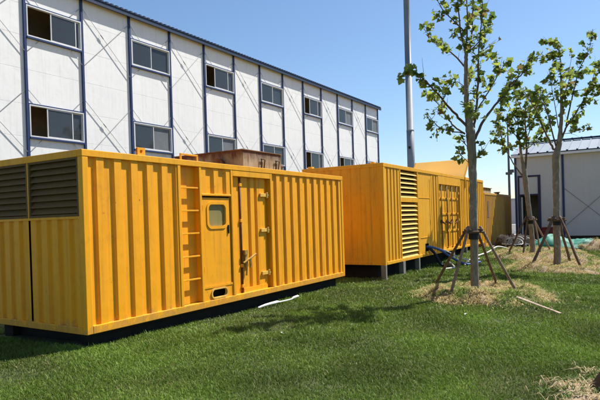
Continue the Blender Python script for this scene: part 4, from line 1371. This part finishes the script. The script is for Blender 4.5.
# cables from the port of the long container
hx, hy, hz = X2 + 3.62, Y2 + .05, Z2 + .29
def hose(name, pts, r, mat, label, cat='cable', group='cables and hoses lying by the long container'):
    q, ra = smooth_path(pts, [r] * len(pts), 8)
    m = MB(); m.tube(q, ra, 10)
    tag(m.build(name, mat, smooth=True), label, cat, group)
hose('cable', [(hx - .05, hy + .1, hz), (hx - .02, hy - .12, hz + .02), (hx + .35, hy - .38, hz - .12), (hx + .70, hy - .55, .34), (hx + 1.0, hy - .75, .16), g3(hx + 1.2, hy - 1.05, .05), g3(hx + 1.9, hy - 1.3, .05)], .040, M['bluehose'], 'blue cable bending out of the port of the long container')
hose('cable', [(hx + .05, hy + .1, hz - .05), (hx + .03, hy - .10, hz - .05), (hx + .18, hy - .22, hz - .22), g3(hx + .35, hy - .35, .14), g3(hx + .30, hy - .52, .05), g3(hx + .0, hy - .8, .05)], .048, M['darkhose'], 'dark cable drooping from the port to the grass')
hose('hose', [(hx + .1, hy + .1, hz - .02), (hx + .12, hy - .16, hz + .0), (hx + .55, hy - .5, hz - .16), (hx + 1.2, hy - .70, .28), g3(hx + 1.9, hy - .95, .10), g3(hx + 2.8, hy - 1.05, .05)], .024, M['whitehose'], 'pale hose running straight down from the port', 'hose')
hose('hose', [g3(hx + .55, hy - .55, .20), g3(hx + .35, hy - .75, .12), g3(hx - .1, hy - .95, .05), g3(hx - .5, hy - .9, .05), g3(hx - .85, hy - .75, .04)], .03, M['whitehose'], 'pale hose end curling left on the grass under the port', 'hose')
hose('hose', [g3(18.9, 5.1, .05), g3(19.9, 5.25, .05), g3(21.2, 5.3, .06), g3(22.4, 5.1, .10), g3(23.1, 4.9, .22), g3(23.3, 4.5, .10), g3(22.9, 4.2, .06)], .035, M['whitehose'], 'pale hose snaking over the grass behind the nearest tree', 'hose')
# hoops, red box and green sheet before the grey building
t = thing('hose_coil', 'loose coil of pale hose hoops on dark ground left of the green sheet', 'hose coil', (24.9, 4.35, gz(24.9, 4.35)))
for i, (dx, dy, r, tl) in enumerate(((0, .30, .42, .55), (.1, -.02, .45, .7), (.15, -.32, .40, .5), (-.12, .12, .36, 1.0))):
    m = MB(); c = g3(24.9 + dx, 4.35 + dy, .10)
    pts = [c + Vector((math.sin(a) * r * math.cos(tl) * .6, math.cos(a) * r, max(-.12, math.sin(a)) * r * math.sin(tl) + .08)) for a in [j * 2 * math.pi / 28 for j in range(29)]]
    m.tube(pts, .022, 7, False); m.build('hoop', M['rodgrey'], t, smooth=True)
for i in range(5):
    a = i * 1.3; c = g3(24.9 + .25 * math.cos(a), 4.35 + .35 * math.sin(a), .06)
    m = MB(); m.tube([c + Vector((-.25, -.1, .0)), c + Vector((0, .05, .07)), c + Vector((.2, .25, .0))], [.05, .08, .05], 8)
    m.build('dark_rag', M['rubber'], t, smooth=True)
t = thing('red_box', 'dark red box standing against the grey building behind the green sheet', 'box', (29.6, 3.85, gz(29.6, 3.85)))
zb = gz(29.6, 3.85)
m = MB(); m.box(29.4, 3.64, zb, 29.9, 4.10, zb + .66); m.build('box_body', M['red'], t, bevel=.02)
m = MB(); m.box(29.37, 3.61, zb + .662, 29.93, 4.13, zb + .73); m.build('box_lid', M['red'], t, bevel=.02)
m = MB(); m.tube([(29.39, 3.78, zb + .5), (29.35, 3.78, zb + .5), (29.35, 3.96, zb + .5), (29.39, 3.96, zb + .5)], .012); m.build('box_handle', M['dark'], t)
# crumpled green sheet
gx = np.linspace(0, 1, 60); gy = np.linspace(0, 1, 80)
A, B = np.meshgrid(gx, gy, indexing='ij')
px_ = 24.6 + 1.9 * A + .15 * (vnoise(B * 6, A, .5, 61) - .5); py_ = 3.85 - 2.7 * B + .35 * (vnoise(A * 5, B * 2, .6, 62) - .5)
hump = np.sin(np.pi * A) ** .7 * np.sin(np.pi * np.clip(B, 0, 1)) ** .35 * (.62 - .45 * B)
wq = px_ * .9 + py_ * .5 + .55 * vnoise(px_, py_, .7, 63)
fold = .16 * (vnoise(px_, py_, .5, 67) - .5) + .15 * (.6 - np.abs(np.sin(wq * 5.2 + 2.2 * vnoise(px_, py_, .5, 64)))) * vnoise(px_, py_, .6, 68) + .05 * (np.abs(vnoise(px_ * .5 + py_, py_, .16, 65) - .5))
pz_ = ground_z(px_, py_) + .05 + hump * (1 + .6 * (vnoise(px_, py_, .7, 66) - .5)) + fold * np.sin(np.pi * A) ** .5
idx = np.arange(60 * 80).reshape(60, 80)
top_ = np.stack([px_, py_, pz_], -1).reshape(-1, 3)
Fq = np.stack([idx[:-1, :-1], idx[:-1, 1:], idx[1:, 1:], idx[1:, :-1]], -1).reshape(-1, 4)
M['tarp'] = plain('green_sheet', (.028, .235, .165), .6, 0, .18, 5, .2)
o = mesh_np('green_sheet', top_, Fq, 4, M['tarp'])
so_ = o.modifiers.new('thick', 'SOLIDIFY'); so_.thickness = .012
tag(o, 'crumpled bright green plastic sheet heaped before the grey building', 'plastic sheet')
print('done')
